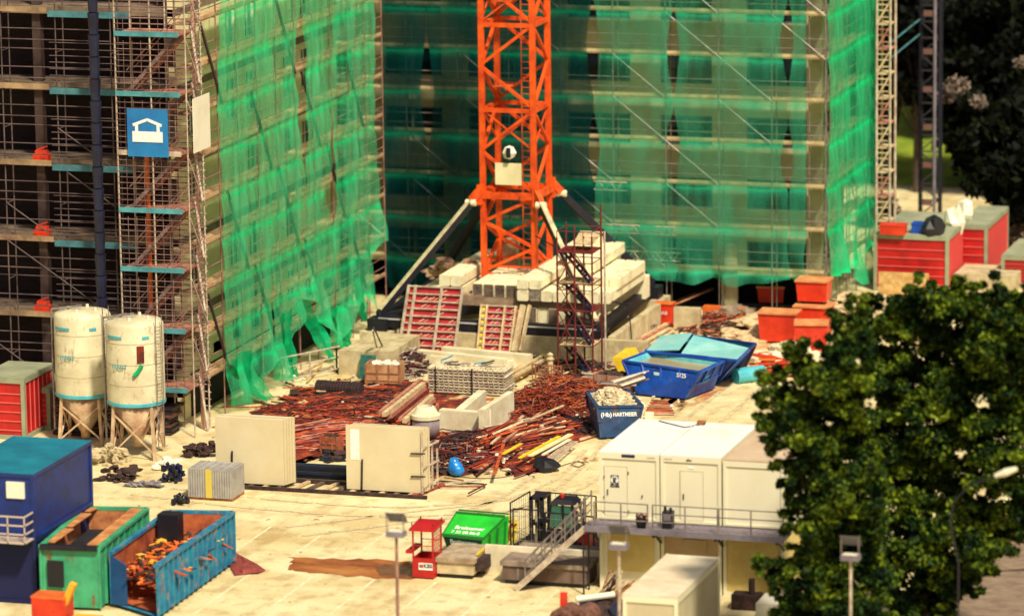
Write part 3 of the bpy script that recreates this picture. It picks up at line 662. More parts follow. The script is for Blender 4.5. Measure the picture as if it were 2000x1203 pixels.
# lowest course, ends facing front
row(1028, 1152, 6, 600, 632, yf-.2, 7.5, 'lowest course block under the right stack', [BALLD, BALL, BALLD, BALL, BALL, BALLD])
# transverse support beams
a = onY(905, 575, yf+.1); b = onY(1165, 600, yf+.1); zt_ = onY(1000, 590, yf+.1).z
block(onY(857, 575, yf).x, onY(1160, 575, yf).x, yf-.1, yf+.5, onY(1000, 600, yf).z, onY(1000, 578, yf).z, 'long grimy cross block carrying the middle short ballast', mat('ballast_mid', (.40, .28, .17), (.18, .11, .07), 1.4))
block(onY(857, 575, yf).x, onY(1195, 575, yf).x, CY+2.6, CY+3.3, 1.4, onY(1000, 578, yf).z, 'long cross block at the far side of the ballast')
# middle dark-ended blocks
row(921, 1009, 4, 553, 581, yf-.1, 4.4, 'short block with a blackened end in front of the mast', [BALLD])
z1, z0 = row(800, 862, 3, 574, 604, yf+.6, 6.5, 'low block on the left of the ballast', None)
row(857, 900, 2, 536, 559, yf+.2, 7.4, 'top block of the left stack', None)
row(857, 900, 2, 559, 581, yf+.25, 7.4, 'block under the left stack top', BALL)
SOOT = mat('ballast_soot', (.38, .30, .2), (.06, .05, .05), 5.)
row(1009, 1056, 2, 545, 565, yf-.45, 7.8, 'long upper block climbing the right stack', BALL)
row(1009, 1101, 4, 566, 588, yf-.5, 7.8, 'lower block of the tall right stack', [BALL, SOOT, BALL, BALL])
row(1103, 1192, 4, 567, 591, yf-.2, 6.6, 'front block low behind the red scaffold tower', BALL)
row(1150, 1209, 3, 541, 564, yf+1.0, 5., 'block jutting toward the black strut', BALL)
row(1092, 1146, 3, 533, 556, yf+1.3, 6.4, 'second course block behind the red scaffold tower', BALL)
row(1100, 1163, 3, 508, 531, yf+2.2, 5.6, 'third course block behind the red scaffold tower', BALL)
row(1093, 1137, 2, 484, 507, yf+3.4, 4.2, 'topmost block of the whole right stack', BALL)
block(onY(1100, 560, yf+2).x, onY(1185, 560, yf+2).x, yf+6.9, yf+7.9, 1.4, onY(1100, 540, yf+7).z, 'cross block holding up the far end of the right stack', BALLD)
tag(MB().box(onY(985, 500, CY+2).x, onY(1011, 500, CY+2).x, CY+1.6, CY+2.4, onY(1000, 540, CY+2).z, onY(1000, 467, CY+2).z).build('standing_block', CONC), 'upright pale block seen through the crane mast', 'block')
# rubble covered tarpaulin behind left stack
tp = MB()
for k in range(46):
    q = onY(random.uniform(838, 935), random.uniform(505, 540), CY+random.uniform(-1, 2.5)); tp.blob((q.x, q.y, q.z-.1), (random.uniform(.2, .5), .3, random.uniform(.1, .25)), 6, .4)
tag(tp.build('earth_heap', mat('earth', (.42, .26, .15), (.18, .08, .05), 3., bump=.5)), 'brown heap of earth behind the left ballast', 'heap', kind='stuff')
# ================================================================== PIT WALLS
def wallseg(label, p, q, zt, th=.4, m=CONC, zb=0.):
    p = V((p.x, p.y, 0)); q = V((q.x, q.y, 0)); d = (q-p).normalized(); n = V((-d.y, d.x, 0))*th
    b = MB(); b.hexa([(*(v).xy, zb) for v in (p, q, q+n, p+n)], [(*(v).xy, zt) for v in (p, q, q+n, p+n)])
    L = (q-p).length; k = 1.2
    while k < L-.3: c = p+d*k-n*.02; b.bar((c.x, c.y, zb), (c.x, c.y, zt-.02), .03, .02); k += 1.2
    return tag(b.build('concrete_wall', m), label, 'wall', 'low concrete walls round the crane pit')
wl = G(662, 732); wr = G(1266, 716); h1 = HZ(684, wl.x, wl.y)
wm = lerp(wl, wr, .13)
wallseg('low concrete wall with a square sheet opening, at the net end of the pit', wl, V((wm.x, wl.y, 0)), h1, .9)
YW = 210.75; zw = HZ(655, G(1000, 690).x, YW)
wallseg('long low concrete wall behind the leaning red panels', V((onY(775, 650, YW).x, YW, 0)), V((onY(1170, 670, YW).x, YW, 0)), zw, .3)
wallseg('low concrete wall between the red stair tower and the blue skips', V((onY(1170, 700, G(1266, 716).y).x, wr.y, 0)), V((wr.x, wr.y, 0)), HZ(668, wr.x, wr.y), .35)
wallseg('concrete wall running back beside the rags of net', V((wl.x+.4, wl.y+.92, 0)), V((wl.x+.4, wl.y+5.2, 0)), h1-.1, .4)
wallseg('concrete wall running back between the crane and the orange cabinet', V((onY(1170, 660, 208.).x, wr.y+.4, 0)), V((onY(1170, 660, 208.).x, wr.y+9., 0)), 1.3, .35)
wallseg('pale concrete wall stub beside the orange cabinet', G(1316, 648), G(1367, 650), HZ(603, G(1340, 650).x, G(1340, 650).y), .4)
MB().box(wl.x+.4, wm.x+.6, wl.y+1, wl.y+5.2, 0, h1-.15).build('x', CONC).name = 'concrete_plinth'
tag(bpy.data.objects['concrete_plinth'], 'broad concrete plinth with a stained top behind the net rags', 'plinth')
# ================================================================== FORMWORK PANELS leaning on ballast
def formwork(label, tl, tr, bl, br_, nrow, cols, yel=False):
    # bottom on ground plane y, top leaning back
    B0 = onY(*bl, 210.4); B1 = onY(*br_, 210.4); B1.z = B0.z = max(0, (B0.z+B1.z)/2); yt = 211.25
    T0 = onY(*tl, yt); T1 = onY(*tr, yt); T1.z = T0.z = (T0.z+T1.z)/2
    t = thing('formwork_panel', label, 'formwork', ((B0.x+B1.x)/2, B0.y, 0))
    def P(u, v, o=0): return lerp(lerp(B0, B1, u), lerp(T0, T1, u), v)+V((0, -o, 0))
    MB().hexa([P(0, 0, 0), P(1, 0, 0), P(1, 0, -.05), P(0, 0, -.05)], [P(0, 1, 0), P(1, 1, 0), P(1, 1, -.05), P(0, 1, -.05)]).build('x', REDPLY, t) if False else None
    fc = MB().hexa([P(0, 0, 0), P(1, 0, 0), P(1, 0, -.05), P(0, 0, -.05)], [P(0, 1, 0), P(1, 1, 0), P(1, 1, -.05), P(0, 1, -.05)])
    r = MB()
    for k in range(nrow+1): v = k/nrow; r.bar(P(0, v, .09), P(1, v, .09), .12, .055)
    r.build('rib', STEELP, t); c = MB()
    for u in cols: c.bar(P(u, -.02, .13), P(u, 1.02, .13), .09, .13)
    c.build('rail', STEELP if not yel else WOODP, t)
    d = fc
    for k in range(nrow):
        for u in (.32, .45, .66, .86):
            if random.random() < .75: d.bar(P(u-.04, (k+.2)/nrow, .03), P(u+.05, (k+.62)/nrow, .03), .02, .05, mi=1)
            if random.random() < .5: d.bar(P(u+.05, (k+.2)/nrow, .025), P(u+.11, (k+.5)/nrow, .025), .02, .03, mi=1)
    d.build('plywood_face', [REDPLY, mat('ply_scuff', (.80, .42, .30))], t)
    if yel:
        y = MB()
        for k in range(nrow): y.hexa([P(.0, (k+.15)/nrow, .04), P(.1, (k+.15)/nrow, .04), P(.1, (k+.15)/nrow, .0), P(0, (k+.15)/nrow, 0)], [P(.0, (k+.85)/nrow, .04), P(.1, (k+.85)/nrow, .04), P(.1, (k+.85)/nrow, 0), P(0, (k+.85)/nrow, 0)])
        y.build('yellow_edge', YEL, t)
    return t
formwork('large red formwork panel leaning on the ballast, nine ribs high', (800, 556), (905, 564), (780, 692), (888, 686), 9, (.0, .13, .62, 1.))
formwork('smaller red formwork panel with yellow edge and wood post, leaning on the ballast', (942, 596), (1012, 598), (934, 684), (1000, 686), 7, (.0, .16, .66, .96), True)
p0 = onY(1004, 686, 210.3); q0 = onY(1022, 596, p0.y+.9); pw = MB(); pw.bar(p0, q0, .22, .25); pw.bar(p0+V((.3, .1, 0)), q0+V((.3, .1, 0)), .1, .2)
tag(pw.build('timber_post', WOODP), 'thick pale timber leaning beside the smaller red panel', 'post')
# ================================================================== RED STAIR TOWER
a = G(1092, 738, 0); rs = thing('scaffold_stair_tower', 'dark red scaffold stair tower standing in front of the crane ballast', 'scaffold', (a.x, a.y, 0))
x0, x1 = onY(1090, 700, a.y).x, onY(1158, 700, a.y).x; y0, y1 = a.y, a.y+1.6; zt = HZ(440, a.x, a.y)
for i, (x, y) in enumerate(((x0, y0), ((x0+x1)/2, y0), (x1, y0), (x0, y1), (x1, y1), ((x0+x1)/2, y1))):
    MB().tube((x, y, 0), (x, y, zt-[.6, 0, .5, .1, .3, .8][i]), .045, 6).build('upright', REDD, rs)
lv = [HZ(py, a.x, a.y) for py in (674, 606, 553, 492)]
for i, z in enumerate(lv):
    r = MB()
    for h in (0, 1.):
        r.tube((x0, y0, z+h), (x1, y0, z+h), .024, 5); r.tube((x0, y1, z+h), (x1, y1, z+h), .024, 5); r.tube((x0, y0, z+h), (x0, y1, z+h), .024, 5); r.tube((x1, y0, z+h), (x1, y1, z+h), .024, 5)
    for k in range(5): u = k/4; r.tube((x0+(x1-x0)*u, y0, z), (x0+(x1-x0)*u, y0, z+1), .018, 4)
    r.build('guard_rail', REDD, rs)
    MB().box(x0, x1, y0+.05, y1-.05, z-.06, z).build('landing', WOODP if i % 2 == 0 else REDD, rs)
    f = MB(); zb = lv[i-1] if i else 0
    for yy in (y0+.3, y0+.9): f.bar((x0+.2, yy, z), (x1-.2, yy, zb), .07, .12)
    for k in range(7): u = (k+.5)/7; f.box(x0+.2+(x1-x0-.4)*u-.1, x0+.2+(x1-x0-.4)*u+.1, y0+.3, y0+.9, z+(zb-z)*u-.02, z+(zb-z)*u+.02)
    f.build('stair_flight', NAVY, rs)
    b = MB(); b.tube((x0, y0-.03, zb), ((x0+x1)/2, y0-.03, z), .03, 5); b.tube(((x0+x1)/2, y0-.03, z), (x1, y0-.03, zb+.3), .03, 5); b.tube((x0, y0-.04, z), ((x0+x1)/2, y0-.04, zb), .025, 5); b.build('brace', REDD, rs)
p = onY(1120, 478, a.y+.6); q = onY(1172, 455, a.y+3.2)
tag(MB().hexa([p, p+V((.9, 0, 0)), q+V((.15, 0, 0)), q+V((-1, 0, 0))], [p+V((0, 0, .07)), p+V((.9, 0, .07)), q+V((.15, 0, .07)), q+V((-1, 0, .07))]).build('board', WOODP), 'pale sheet of board lying on top of the red stair tower', 'board')
# scaffold poles standing near
for (px, pyb, pyt, lab) in ((1176, 720, 400, 'tall dark red pole standing just behind the red stair tower'), (1183, 730, 452, 'tall pale tube standing next to the red stair tower')):
    q = G(px, pyb); tag(MB().tube((q.x, q.y, 0), (q.x, q.y, HZ(pyt, q.x, q.y)), .05, 6).build('pole', REDD if pyt == 400 else STEELP), lab, 'pole')
# hoses
q = G(1235, 690); hs = MB(); pts = [V((q.x, q.y, 0)), V((q.x-.1, q.y, 1.6)), V((q.x-.2, q.y, 2.4)), V((q.x-1.5, q.y+.1, 2.6)), V((q.x-2.6, q.y+.2, 2.2)), V((q.x-3.2, q.y+.2, 3.5)), V((q.x-3.8, q.y+.3, 5)), V((q.x-5, q.y+.3, 5.6))]
tag(hs.path(pts, .035).build('cable', BLACK), 'black cable looping from the orange cabinet toward the ballast', 'cable')
# orange power cabinet
q = G(1280, 638); z1 = HZ(594, q.x, q.y); q2 = G(1312, 640)
pc = thing('power_cabinet', 'orange-red power cabinet on legs beside the crane pit', 'cabinet', (q.x, q.y, 0))
MB().box(q.x, q2.x, q.y, q.y+.6, .12, z1).build('housing', ORED, pc); MB().box(q.x+.05, q2.x-.05, q.y-.03, q.y-.003, .2, z1-.1).build('door', ORED, pc)
MB().box(q.x-.04, q2.x+.04, q.y-.06, q.y+.64, z1+.003, z1+.06).build('roof', ORG2, pc)
lettering('SAB', .24, ((q.x+q2.x)/2, q.y-.04, z1*.62), FRONT, WHITET, pc)
for dx in (0, q2.x-q.x-.06): MB().box(q.x+dx, q.x+dx+.06, q.y+.05, q.y+.5, 0, .12).build('leg', BLACK, pc)
# ================================================================== BOARD, BEAM AND CRATE CLUTTER OF THE YARD
def beam(name, label, cat, p, q, wd, h, m, group=None, z=None):
    p = V(p); q = V(q); b = MB(); b.bar(p, q, wd, h); return tag(b.build(name, m), label, cat, group)
def gb(px0, py0, px1, py1, z): a = G(px0, py0, z); b = G(px1, py1, z); return a, b
def stone(label, c, th, z1, m=CONCB, name='concrete_element', cat='concrete element', z0=0., grp='pale precast concrete pieces'):
    a = G(*c[0], z1); b = G(*c[1], z1); a = V((a.x, a.y, 0)); b = V((b.x, b.y, 0)); d = (b-a).normalized(); n = V((-d.y, d.x, 0))*th; x = MB()
    x.hexa([(*v.xy, z0) for v in (a, b, b+n, a+n)], [(*v.xy, z1) for v in (a, b, b+n, a+n)]); return tag(x.build(name, m), label, cat, grp)
stone('long pale concrete lintel lying highest, nearest the smaller red panel', ((862, 678), (1033, 694)), .4, .9)
stone('long pale concrete lintel lying in front of the large red panel', ((814, 684), (985, 702)), .4, .75)
stone('shorter pale concrete lintel in front of the two long ones', ((838, 695), (1000, 706)), .35, .6)
stone('smooth pale wall element standing beside the pipe cone, with a scribbled face', ((857, 800), (934, 806)), .45, 1.0, z0=.0)
stone('short pale wall element closing the end of the scribbled one', ((934, 799), (948, 802)), .35, 1.15)
stone('pale curved concrete arm reaching from the scribbled element to the stacked ribs', ((905, 800), (950, 762)), .4, .9)
stone('tall pale wall element propped at the edge of the rust pile', ((946, 800), (1004, 764)), .28, 1.3)
lx = G(895, 835); 
sc_ = MB()
for k in range(14): x = G(865, 830).x+k*.095; sc_.bar((x, G(860, 800, 1.).y-.012, .25+random.uniform(-.05, .05)), (x+random.uniform(-.03, .05), G(860, 800, 1.).y-.012, .45+random.uniform(-.06, .06)), .02, .02)
tag(sc_.build('scribble', BLACKT), 'dark scribbled marks across the face of the smooth wall element', 'marking')
# ribbed formwork stack
a = G(836, 768); b = G(984, 778); z1 = HZ(716, a.x, a.y); stt = thing('ribbed_panel_stack', 'stack of ribbed pale formwork panels strapped below a clutter of clamps', 'panel stack', (a.x, a.y, 0))
nl_ = 9
for k in range(nl_):
    z = .06+k*(z1-.06)/nl_; h = (z1-.06)/nl_; j = random.uniform(-.04, .04)
    x = MB(); x.box(a.x+j, b.x+j, a.y, a.y+1.5, z+.02, z+h*.55); 
    for q in range(16): u = a.x+(b.x-a.x)*q/15.5; x.box(u+j, u+.05+j, a.y-.02, a.y+1.45, z+h*.55, z+h-.01)
    x.build('panel', STEELP if k % 2 else mat('panel_bleached', (.78, .70, .48), (.50, .40, .24), 2.5), stt)
for dx in (.4, 2.2): MB().bar((a.x+dx, a.y-.06, 0), (a.x+dx, a.y-.06, z1+.03), .05, .03).build('strap', BLACK, stt)
for k in range(10):
    u = random.random(); p = V((a.x+.2+u*2.6, a.y+random.uniform(.2, 1.2), z1+.08)); q = p+V((random.uniform(.4, 1.), random.uniform(-.3, .3), random.uniform(0, .25)))
    tag(MB().tube(p, q, .04).build('clamp_bar', [BLACK, STEELP, TEAL, GALV][k % 4]), 'loose clamp bar lying on the ribbed panel stack', 'clamp', 'clamp bars on the ribbed stack')
# pipe cone
q = G(832, 850); pcn = MB(); pcn.lathe([(.66, 0), (.66, .95), (.60, 1.02), (.36, 1.38), (.30, 1.38), (.28, 1.1)], (q.x, q.y), 28, cap=False)
cn = thing('manhole_cone', 'round concrete manhole cone beside the standing wall panels', 'manhole cone', (q.x, q.y, 0))
MB().lathe([(.62, 0), (.62, .80)], (q.x, q.y), 28).build('ring', mat('greyish_ring', (.30, .24, .24), (.18, .13, .14), 2.), cn, smooth=True)
MB().lathe([(.68, .81), (.68, .98), (.58, 1.05), (.40, 1.34), (.31, 1.36), (.29, 1.22)], (q.x, q.y), 28, cap=False).build('cone', CONCB, cn)
MB().lathe([(.295, 1.20), (.01, 1.20)], (q.x, q.y), 24).build('opening', DARK, cn)
# crates
def crate(label, p, wd, ln, h, rz, m, slats=True, fill=None):
    t = thing('wooden_crate', label, 'crate', (p.x, p.y, 0), rz); b = MB()
    b.box(-wd/2, wd/2, -ln/2, ln/2, .1, .16)
    for x in (-wd/2, wd/2-.04): b.box(x, x+.04, -ln/2+.041, ln/2-.041, .161, h)
    for y in (-ln/2, ln/2-.04): b.box(-wd/2, wd/2, y, y+.04, .161, h)
    b.build('crate_body', m, t, w=False); s = MB()
    for x in (-wd/2-.003, -wd/6, wd/6, wd/2-.06): s.box(x, x+.07, -ln/2-.035, -ln/2-.001, .1, h+.03)
    for z in (.2, h*.55): s.box(-wd/2+.07, wd/2-.07, -ln/2-.03, -ln/2-.002, z, z+.06)
    for x in (-wd/2, -.05, wd/2-.1): s.box(x, x+.1, -ln/2, ln/2, 0, .098)
    s.build('batten', WOODB, t, w=False)
    if fill:
        f = MB()
        for k in range(30): f.blob((random.uniform(-wd/2+.15, wd/2-.15), random.uniform(-ln/2+.15, ln/2-.15), h-.05), .13, 6, .3)
        f.build('contents', fill, t, w=False)
    return t
crate('tilted brown wooden crate filled with white sacks near the net rags', G(752, 748), 1.7, 1.1, 1.0, .1, mat('crate_wood', (.55, .30, .14), (.35, .15, .06), 2.), fill=WHITE)
crate('small reddish brick pallet among the rust behind the wall panels', G(648, 882), .85, .7, .75, -.05, mat('crate_red', (.45, .10, .04), (.25, .04, .02), 3.), fill=CLUT)
crate('battered pinkish crate between the rubble skip and the blue skip', G(1205, 762), 2.0, 1.0, .8, -.1, mat('crate_pink', (.42, .24, .16), (.22, .09, .06), 2.), fill=CLUT)
p, q = G(700, 740), G(729, 742); a_ = tag(MB().hexa([(p.x, p.y, 0), (q.x, q.y, 0), (q.x, q.y+.1, 0), (p.x, p.y+.1, 0)], [(p.x, p.y+.4, 1.1), (q.x, q.y+.4, 1.1), (q.x, q.y+.5, 1.1), (p.x, p.y+.5, 1.1)]).build('green_sheet', GREENP), 'dark green board leaning on the pit wall beside the brown crate', 'board')
# dark coil roll
p, q = G(620, 756, .3), G(702, 762, .3); co = MB(); L = (q-p).length
for k in range(15):
    c = lerp(p, q, k/14.); co.tube(c, lerp(c, q, .0)+(q-p).normalized()*.10, .36, 14); 
co.tube(p, q, .29, 14)
tag(co.build('mesh_roll', mat('black_roll', (.05, .02, .02), (.01, .006, .008), 6.)), 'black ribbed roll of pipe lying on the rusty soil', 'roll')
# long steel/wood beams at left of the ribbed stack
for k in range(9):
    x0_, y0_ = 742+k*9+random.uniform(-3, 3), 806+k*3.2; x1_, y1_ = 822+k*4+random.uniform(-3, 3), 744+k*6
    z = .25+.2*((8-k) % 4)
    p, q = G(x0_, y0_, z), G(x1_, y1_, z)
    beam('timber_beam', 'reddish timber beam in the slanting stack beside the ribbed panels', 'beam', p, q, .2, .2, [WOODR, WOODP, WOODR, RUST][k % 4], 'slanting beams beside the ribbed panels')
# yellow timber pile
for k in range(14):
    u = random.random(); a_ = (1000+random.uniform(-6, 12), 742-k*1.6); L = random.uniform(40, 62)
    p, q = G(a_[0], a_[1], .2+.06*(k % 6)), G(a_[0]+L, a_[1]-L*.55, .2+.06*(k % 6))
    beam('timber_beam', 'short yellow timber in the pile between the lintels and the red stair tower', 'beam', p, q, .14, .12, [WOOD, YEL, WOODP][k % 3], 'yellow timbers near the red stair tower')
for k in range(10):
    a_ = (1255+random.uniform(-8, 18), 672-k*1.5); p, q = G(a_[0], a_[1], .15+.05*(k % 5)), G(a_[0]+48, a_[1]-27, .15+.05*(k % 5))
    beam('timber_beam', 'pale plank in the heap below the orange cabinet', 'beam', p, q, .18, .07, [WOODP, WOODR, WOOD][k % 3], 'planks below the orange cabinet')
for k in range(8):
    p, q = G(1295+k*5, 602-k*2, .7), G(1362+k*4, 560-k*1.5+14, .7)
    beam('timber_beam', 'orange-toned plank stacked behind the orange cabinet', 'beam', p, q, .2, .1, [WOOD, WOODR, ORG2][k % 3], 'planks behind the orange cabinet')
# white garden post in the timber yard
q = G(1075, 745); gp_ = MB(); gp_.tube((q.x, q.y, 0), (q.x, q.y, 1.0), .14, 10); gp_.lathe([(.14, 1.), (.2, 1.1), (.12, 1.2), (.16, 1.32), (.02, 1.42)], (q.x, q.y), 12)
tag(gp_.build('bollard', WOODP), 'pale round post with a knob beside the yellow timbers', 'post')
fe = MB(); p, q = G(1040, 748), G(1096, 752)
for k in range(10): u = lerp(p, q, k/9); fe.bar((u.x, u.y, 0), (u.x, u.y, .95), .05, .05)
for z in (.2, .9): fe.bar((p.x, p.y, z), (q.x, q.y, z), .05, .06)
tag(fe.build('wooden_fence', WOODB), 'small brown paling frame in front of the yellow timbers', 'fence')
# ================================================================== REBAR AND SCRAP
def rods(name, label, cxy, spread, n, ang, jit, ln, r, ms, zmax, kind='stuff', cat='heap', curve=.0):
    b = MB(); c = G(*cxy); n = int(n)
    for k in range(n):
        t = random.gauss(0, .42); s = random.gauss(0, .42); hh = max(0, 1-(t*t+s*s)**.5)*zmax
        x, y = c.x+t*spread[0]+s*spread[2], c.y+s*spread[1]; a = ang+random.gauss(0, jit); L = ln*random.uniform(.4, 1); z = .03+random.uniform(.0, 1)*hh; dzz = random.uniform(-.15, .15)*min(1, hh+.2)
        d = V((math.cos(a), math.sin(a), 0)); p = V((x, y, z))-d*L/2; q = V((x, y, max(.03, z+dzz)))+d*L/2; p.z = max(p.z, .03); mi = random.randrange(len(ms))
        if curve and random.random() < .6:
            m_ = (p+q)/2+V((-d.y, d.x, 0))*random.uniform(-curve, curve)+V((0, 0, random.uniform(0, curve*.6))); b.tube(p, m_, r, 4, mi=mi, cap=False); b.tube(m_, q, r, 4, mi=mi, cap=False)
        else: b.tube(p, q, r*random.uniform(.7, 1.5), 4, mi=mi, cap=False)
    return tag(b.build(name, ms), label, cat, None, kind)
rods('rebar_heap', 'tangled heap of rusty reinforcement mesh beside the rubble skip', (1085, 795), (1.9, 4.6, .4), 1700, .7, 1.2, 2.0, .022, [RUST, RUST2, mat('rust_dark', (.05, .008, .006)), mat('rust_mid', (.24, .022, .008)), WOODB], 1.5, curve=.6)
rods('rebar_heap', 'long rusty bars and battens fanned toward the white wall panels', (985, 865), (2.2, 4.2, 1.2), 1100, 1.15, .16, 4.2, .028, [RUST, RUST2, mat('rust_dark', (.07, .010, .007)), mat('rust_mid', (.42, .045, .01)), REDD], .8)
rods('rebar_heap', 'pale battens lying among the long rusty bars', (990, 862), (2.0, 3.8, 1.2), 220, 1.15, .12, 3.4, .05, [WOODP, WOOD, STEELP, WOODB], .9)
rods('rebar_heap', 'dark tangle of rods and scraps by the panel rack', (905, 880), (1.5, 4.2, .2), 800, .6, .7, 1.8, .025, [RUST, CLUT, BLACK, mat('rust_dark', (.10, .012, .008)), STEELR], .8, curve=.3)
rods('rebar_heap', 'flat spread of rust-red bars on the soil behind the wall panels', (655, 800), (3.2, 5.2, .5), 620, .45, .6, 2.4, .022, [RUST, RUST2, mat('rust_dark', (.08, .010, .007)), CLUT, mat('rust_mid', (.42, .045, .01))], .35, curve=.3)
rods('rebar_heap', 'sloping bundle of red bars between the two white wall panels', (615, 850), (2.4, 3.0, .6), 600, .75, .12, 4.0, .026, [RUST, RUST2, REDD, WOODR], .55)
rods('rod_litter', 'thin rods scattered near the steel tubes below the red stair tower', (1190, 742), (2.0, 1.6, .2), 60, .05, .3, 2.2, .035, [STEELP, RUST, GALV, WOODP], .4)
rods('rod_litter', 'thin rods scattered below the stacks between crate and lintels', (795, 722), (1.2, 3.6, .2), 160, .6, .8, 1.6, .025, [STEELP, RUST, BLACK, CLUT], .6)
rods('rod_litter', 'red sticks and litter heaped against the orange cabinet wall', (1255, 655), (1.4, 2.2, .2), 150, 1.2, .8, 1.1, .025, [REDD, ORED, CLUT, STEELP], .7)
rods('rod_litter', 'brown sticks heaped behind the blue lidded skips', (1400, 640), (2.4, 3.0, .2), 320, .3, .9, 1.4, .03, [RUST, CLUT, WOODB, RUST2], .8)
sb = MB()
for k in range(95):
    q = G(random.uniform(560, 830), random.uniform(752, 870), .05+random.random()*.2); a = random.uniform(0, 3.1); L = random.uniform(.25, 1.1); d = V((math.cos(a), math.sin(a), random.uniform(-.08, .08)))
    sb.bar(q, q+d*L, random.uniform(.1, .4), .03, mi=random.choice([0, 0, 1, 2, 3]))
tag(sb.build('scrap_boards', [RUST2, mat('scrap_orange', (.55, .22, .06), (.3, .08, .02), 4.), CLUT, WOODP]), 'broken boards and torn sheets lying over the rusty soil', 'scrap', kind='stuff')
lt_ = MB()
for k in range(240):
    px, py = random.choice([(random.uniform(520, 830), random.uniform(745, 860)), (random.uniform(1000, 1150), random.uniform(745, 830)), (random.uniform(850, 1080), random.uniform(840, 930)), (random.uniform(1130, 1330), random.uniform(735, 800)), (random.uniform(1220, 1420), random.uniform(620, 680))])
    q = G(px, py); s = random.uniform(.04, .13); lt_.blob((q.x, q.y, s*.4+random.uniform(0, .3)), (s, s*.8, s*.5), 5, .4, mi=random.choice([0, 0, 1, 2]))
tag(lt_.build('litter', [WHITE, CLUT, WOODP]), 'scattered white and dark scraps over the rust-covered yard', 'litter', kind='stuff')
bl_ = MB()
for k in range(330):
    px, py = random.choice([(random.uniform(600, 830), random.uniform(770, 800)), (random.uniform(600, 800), random.uniform(750, 800)), (random.uniform(850, 930), random.uniform(860, 930)), (random.uniform(630, 680), random.uniform(860, 905)), (random.uniform(700, 830), random.uniform(700, 735)), (random.uniform(1100, 1150), random.uniform(820, 850))])
    q = G(px, py); s = random.uniform(.08, .26); bl_.blob((q.x, q.y, s*.3), (s*1.4, s, s*.6), 6, .4, mi=random.choice([0, 1]))
tag(bl_.build('dark_debris', [CLUT, BLACK]), 'dark lumps of debris among the rusty bars', 'debris', kind='stuff')
def plank(label, a, b, z, wd, h, m, grp='loose boards on the rust pile'):
    p, q = G(*a, z), G(*b, z); beam('plank', label, 'plank', p, q, wd, h, m, grp)
plank('bright yellow board lying lowest on the long bar pile', (1015, 894), (1092, 852), .45, .16, .06, YEL)
plank('wide yellow-white board next to the ladder on the pile', (1035, 890), (1115, 848), .5, .24, .06, mat('lemon_board', (.85, .80, .42), (.7, .6, .25), 3.))
plank('pale grey-white board between the yellow boards and the ladder', (1060, 888), (1112, 858), .5, .12, .06, WHITE)
plank('short yellow strip alone in the middle of the bars', (983, 886), (1018, 866), .55, .16, .05, YEL)
plank('long pale batten leaning up the middle of the bar pile', (960, 866), (1022, 812), .55, .12, .07, WOODP)
plank('long pinkish batten beside the pale one on the bar pile', (984, 862), (1055, 806), .6, .1, .08, WOODR)
plank('pale batten crossing the top of the bar pile', (1010, 830), (1100, 792), .7, .1, .06, WOODP)
plank('bright orange flat bar standing out over the bar pile', (966, 925), (985, 862), .5, .14, .05, RUST2)
plank('long dark red bar pointing at the white cabins', (1005, 930), (1075, 905), .15, .1, .08, REDD)
plank('thin dark bar lying away from the pile on clean ground', (930, 930), (962, 905), .08, .07, .06, BLACK)
for k, (a, b) in enumerate((((845, 938), (945, 945)), ((850, 950), (948, 950)), ((860, 944), (940, 938)), ((915, 963), (950, 945)), ((868, 932), (905, 938)))):
    plank('dark bar in the small flat bundle beside the panel rack', a, b, .08+.03*k, .07, .05, [BLACK, RUST, STEELP, REDD, WOODB][k], 'dark bars beside the panel rack')
for k in range(6):
    plank('rusty plank in the flat pile beyond the rubble skip', (1258+k*3, 806-k*5), (1318-k*3, 806-k*4.4), .12+.03*k, .16, .06, [WOODR, RUST2, WOODB][k % 3], 'rusty planks beyond the rubble skip')
for k in range(7):
    plank('pale tube laid across the gap before the blue skip', (1130+k*6, 724+k*4), (1225+k*3, 734+k*3), .25+.05*k, .07, .07, [STEELP, WOODP, GALV][k % 3], 'tubes laid before the blue skip')
# ladder on the pile
p, q = G(1068, 905, .35), G(1118, 862, .35); ldm = MB(); d = (q-p).normalized(); n = V((-d.y, d.x, 0))*.22
ldm.bar(p-n, q-n, .05, .07); ldm.bar(p+n, q+n, .05, .07); L = (q-p).length; k = .2
while k < L: ldm.bar(p-n+d*k, p+n+d*k, .05, .05); k += .3
tag(ldm.build('ladder', STEELP), 'pale ladder lying on the end of the bar pile', 'ladder')
q = G(1065, 918, .05); tag(MB().blob((q.x, q.y, .25), (.65, .5, .4), 9, .2).build('black_bag', BLACK), 'black heap of sheeting at the foot of the bar pile', 'bag')
q = G(890, 930, 0); bg = MB(); bg.blob((q.x, q.y, .36), (.34, .3, .36), 14, .10); bg.blob((q.x-.07, q.y+.03, .55), (.25, .23, .30), 12, .10); bg.blob((q.x+.10, q.y-.05, .28), (.32, .28, .26), 12, .12)
tag(bg.build('plastic_bag', BAG, smooth=True), 'crumpled bright blue bag on the ground before the bar pile', 'bag')
hs = MB(); pts = [G(1045, 918, .03), G(1075, 917, .03), G(1110, 905, .03), G(1130, 900, .03), G(1142, 906, .03), G(1130, 912, .03), G(1115, 908, .03), G(1125, 902, .03), G(1148, 902, .03)]
tag(hs.path(pts, .028).build('hose', mat('hose', (.2, .12, .06))), 'thin dark hose curling over the clean ground before the cabins', 'hose')
pts = [G(945+55*math.cos(t*.42)-0, 925+9*math.sin(t*.42), .03) for t in range(16)]
tag(MB().path(pts, .022).build('hose', mat('hose', (.2, .12, .06))), 'flat loop of thin cable below the bar pile', 'hose')
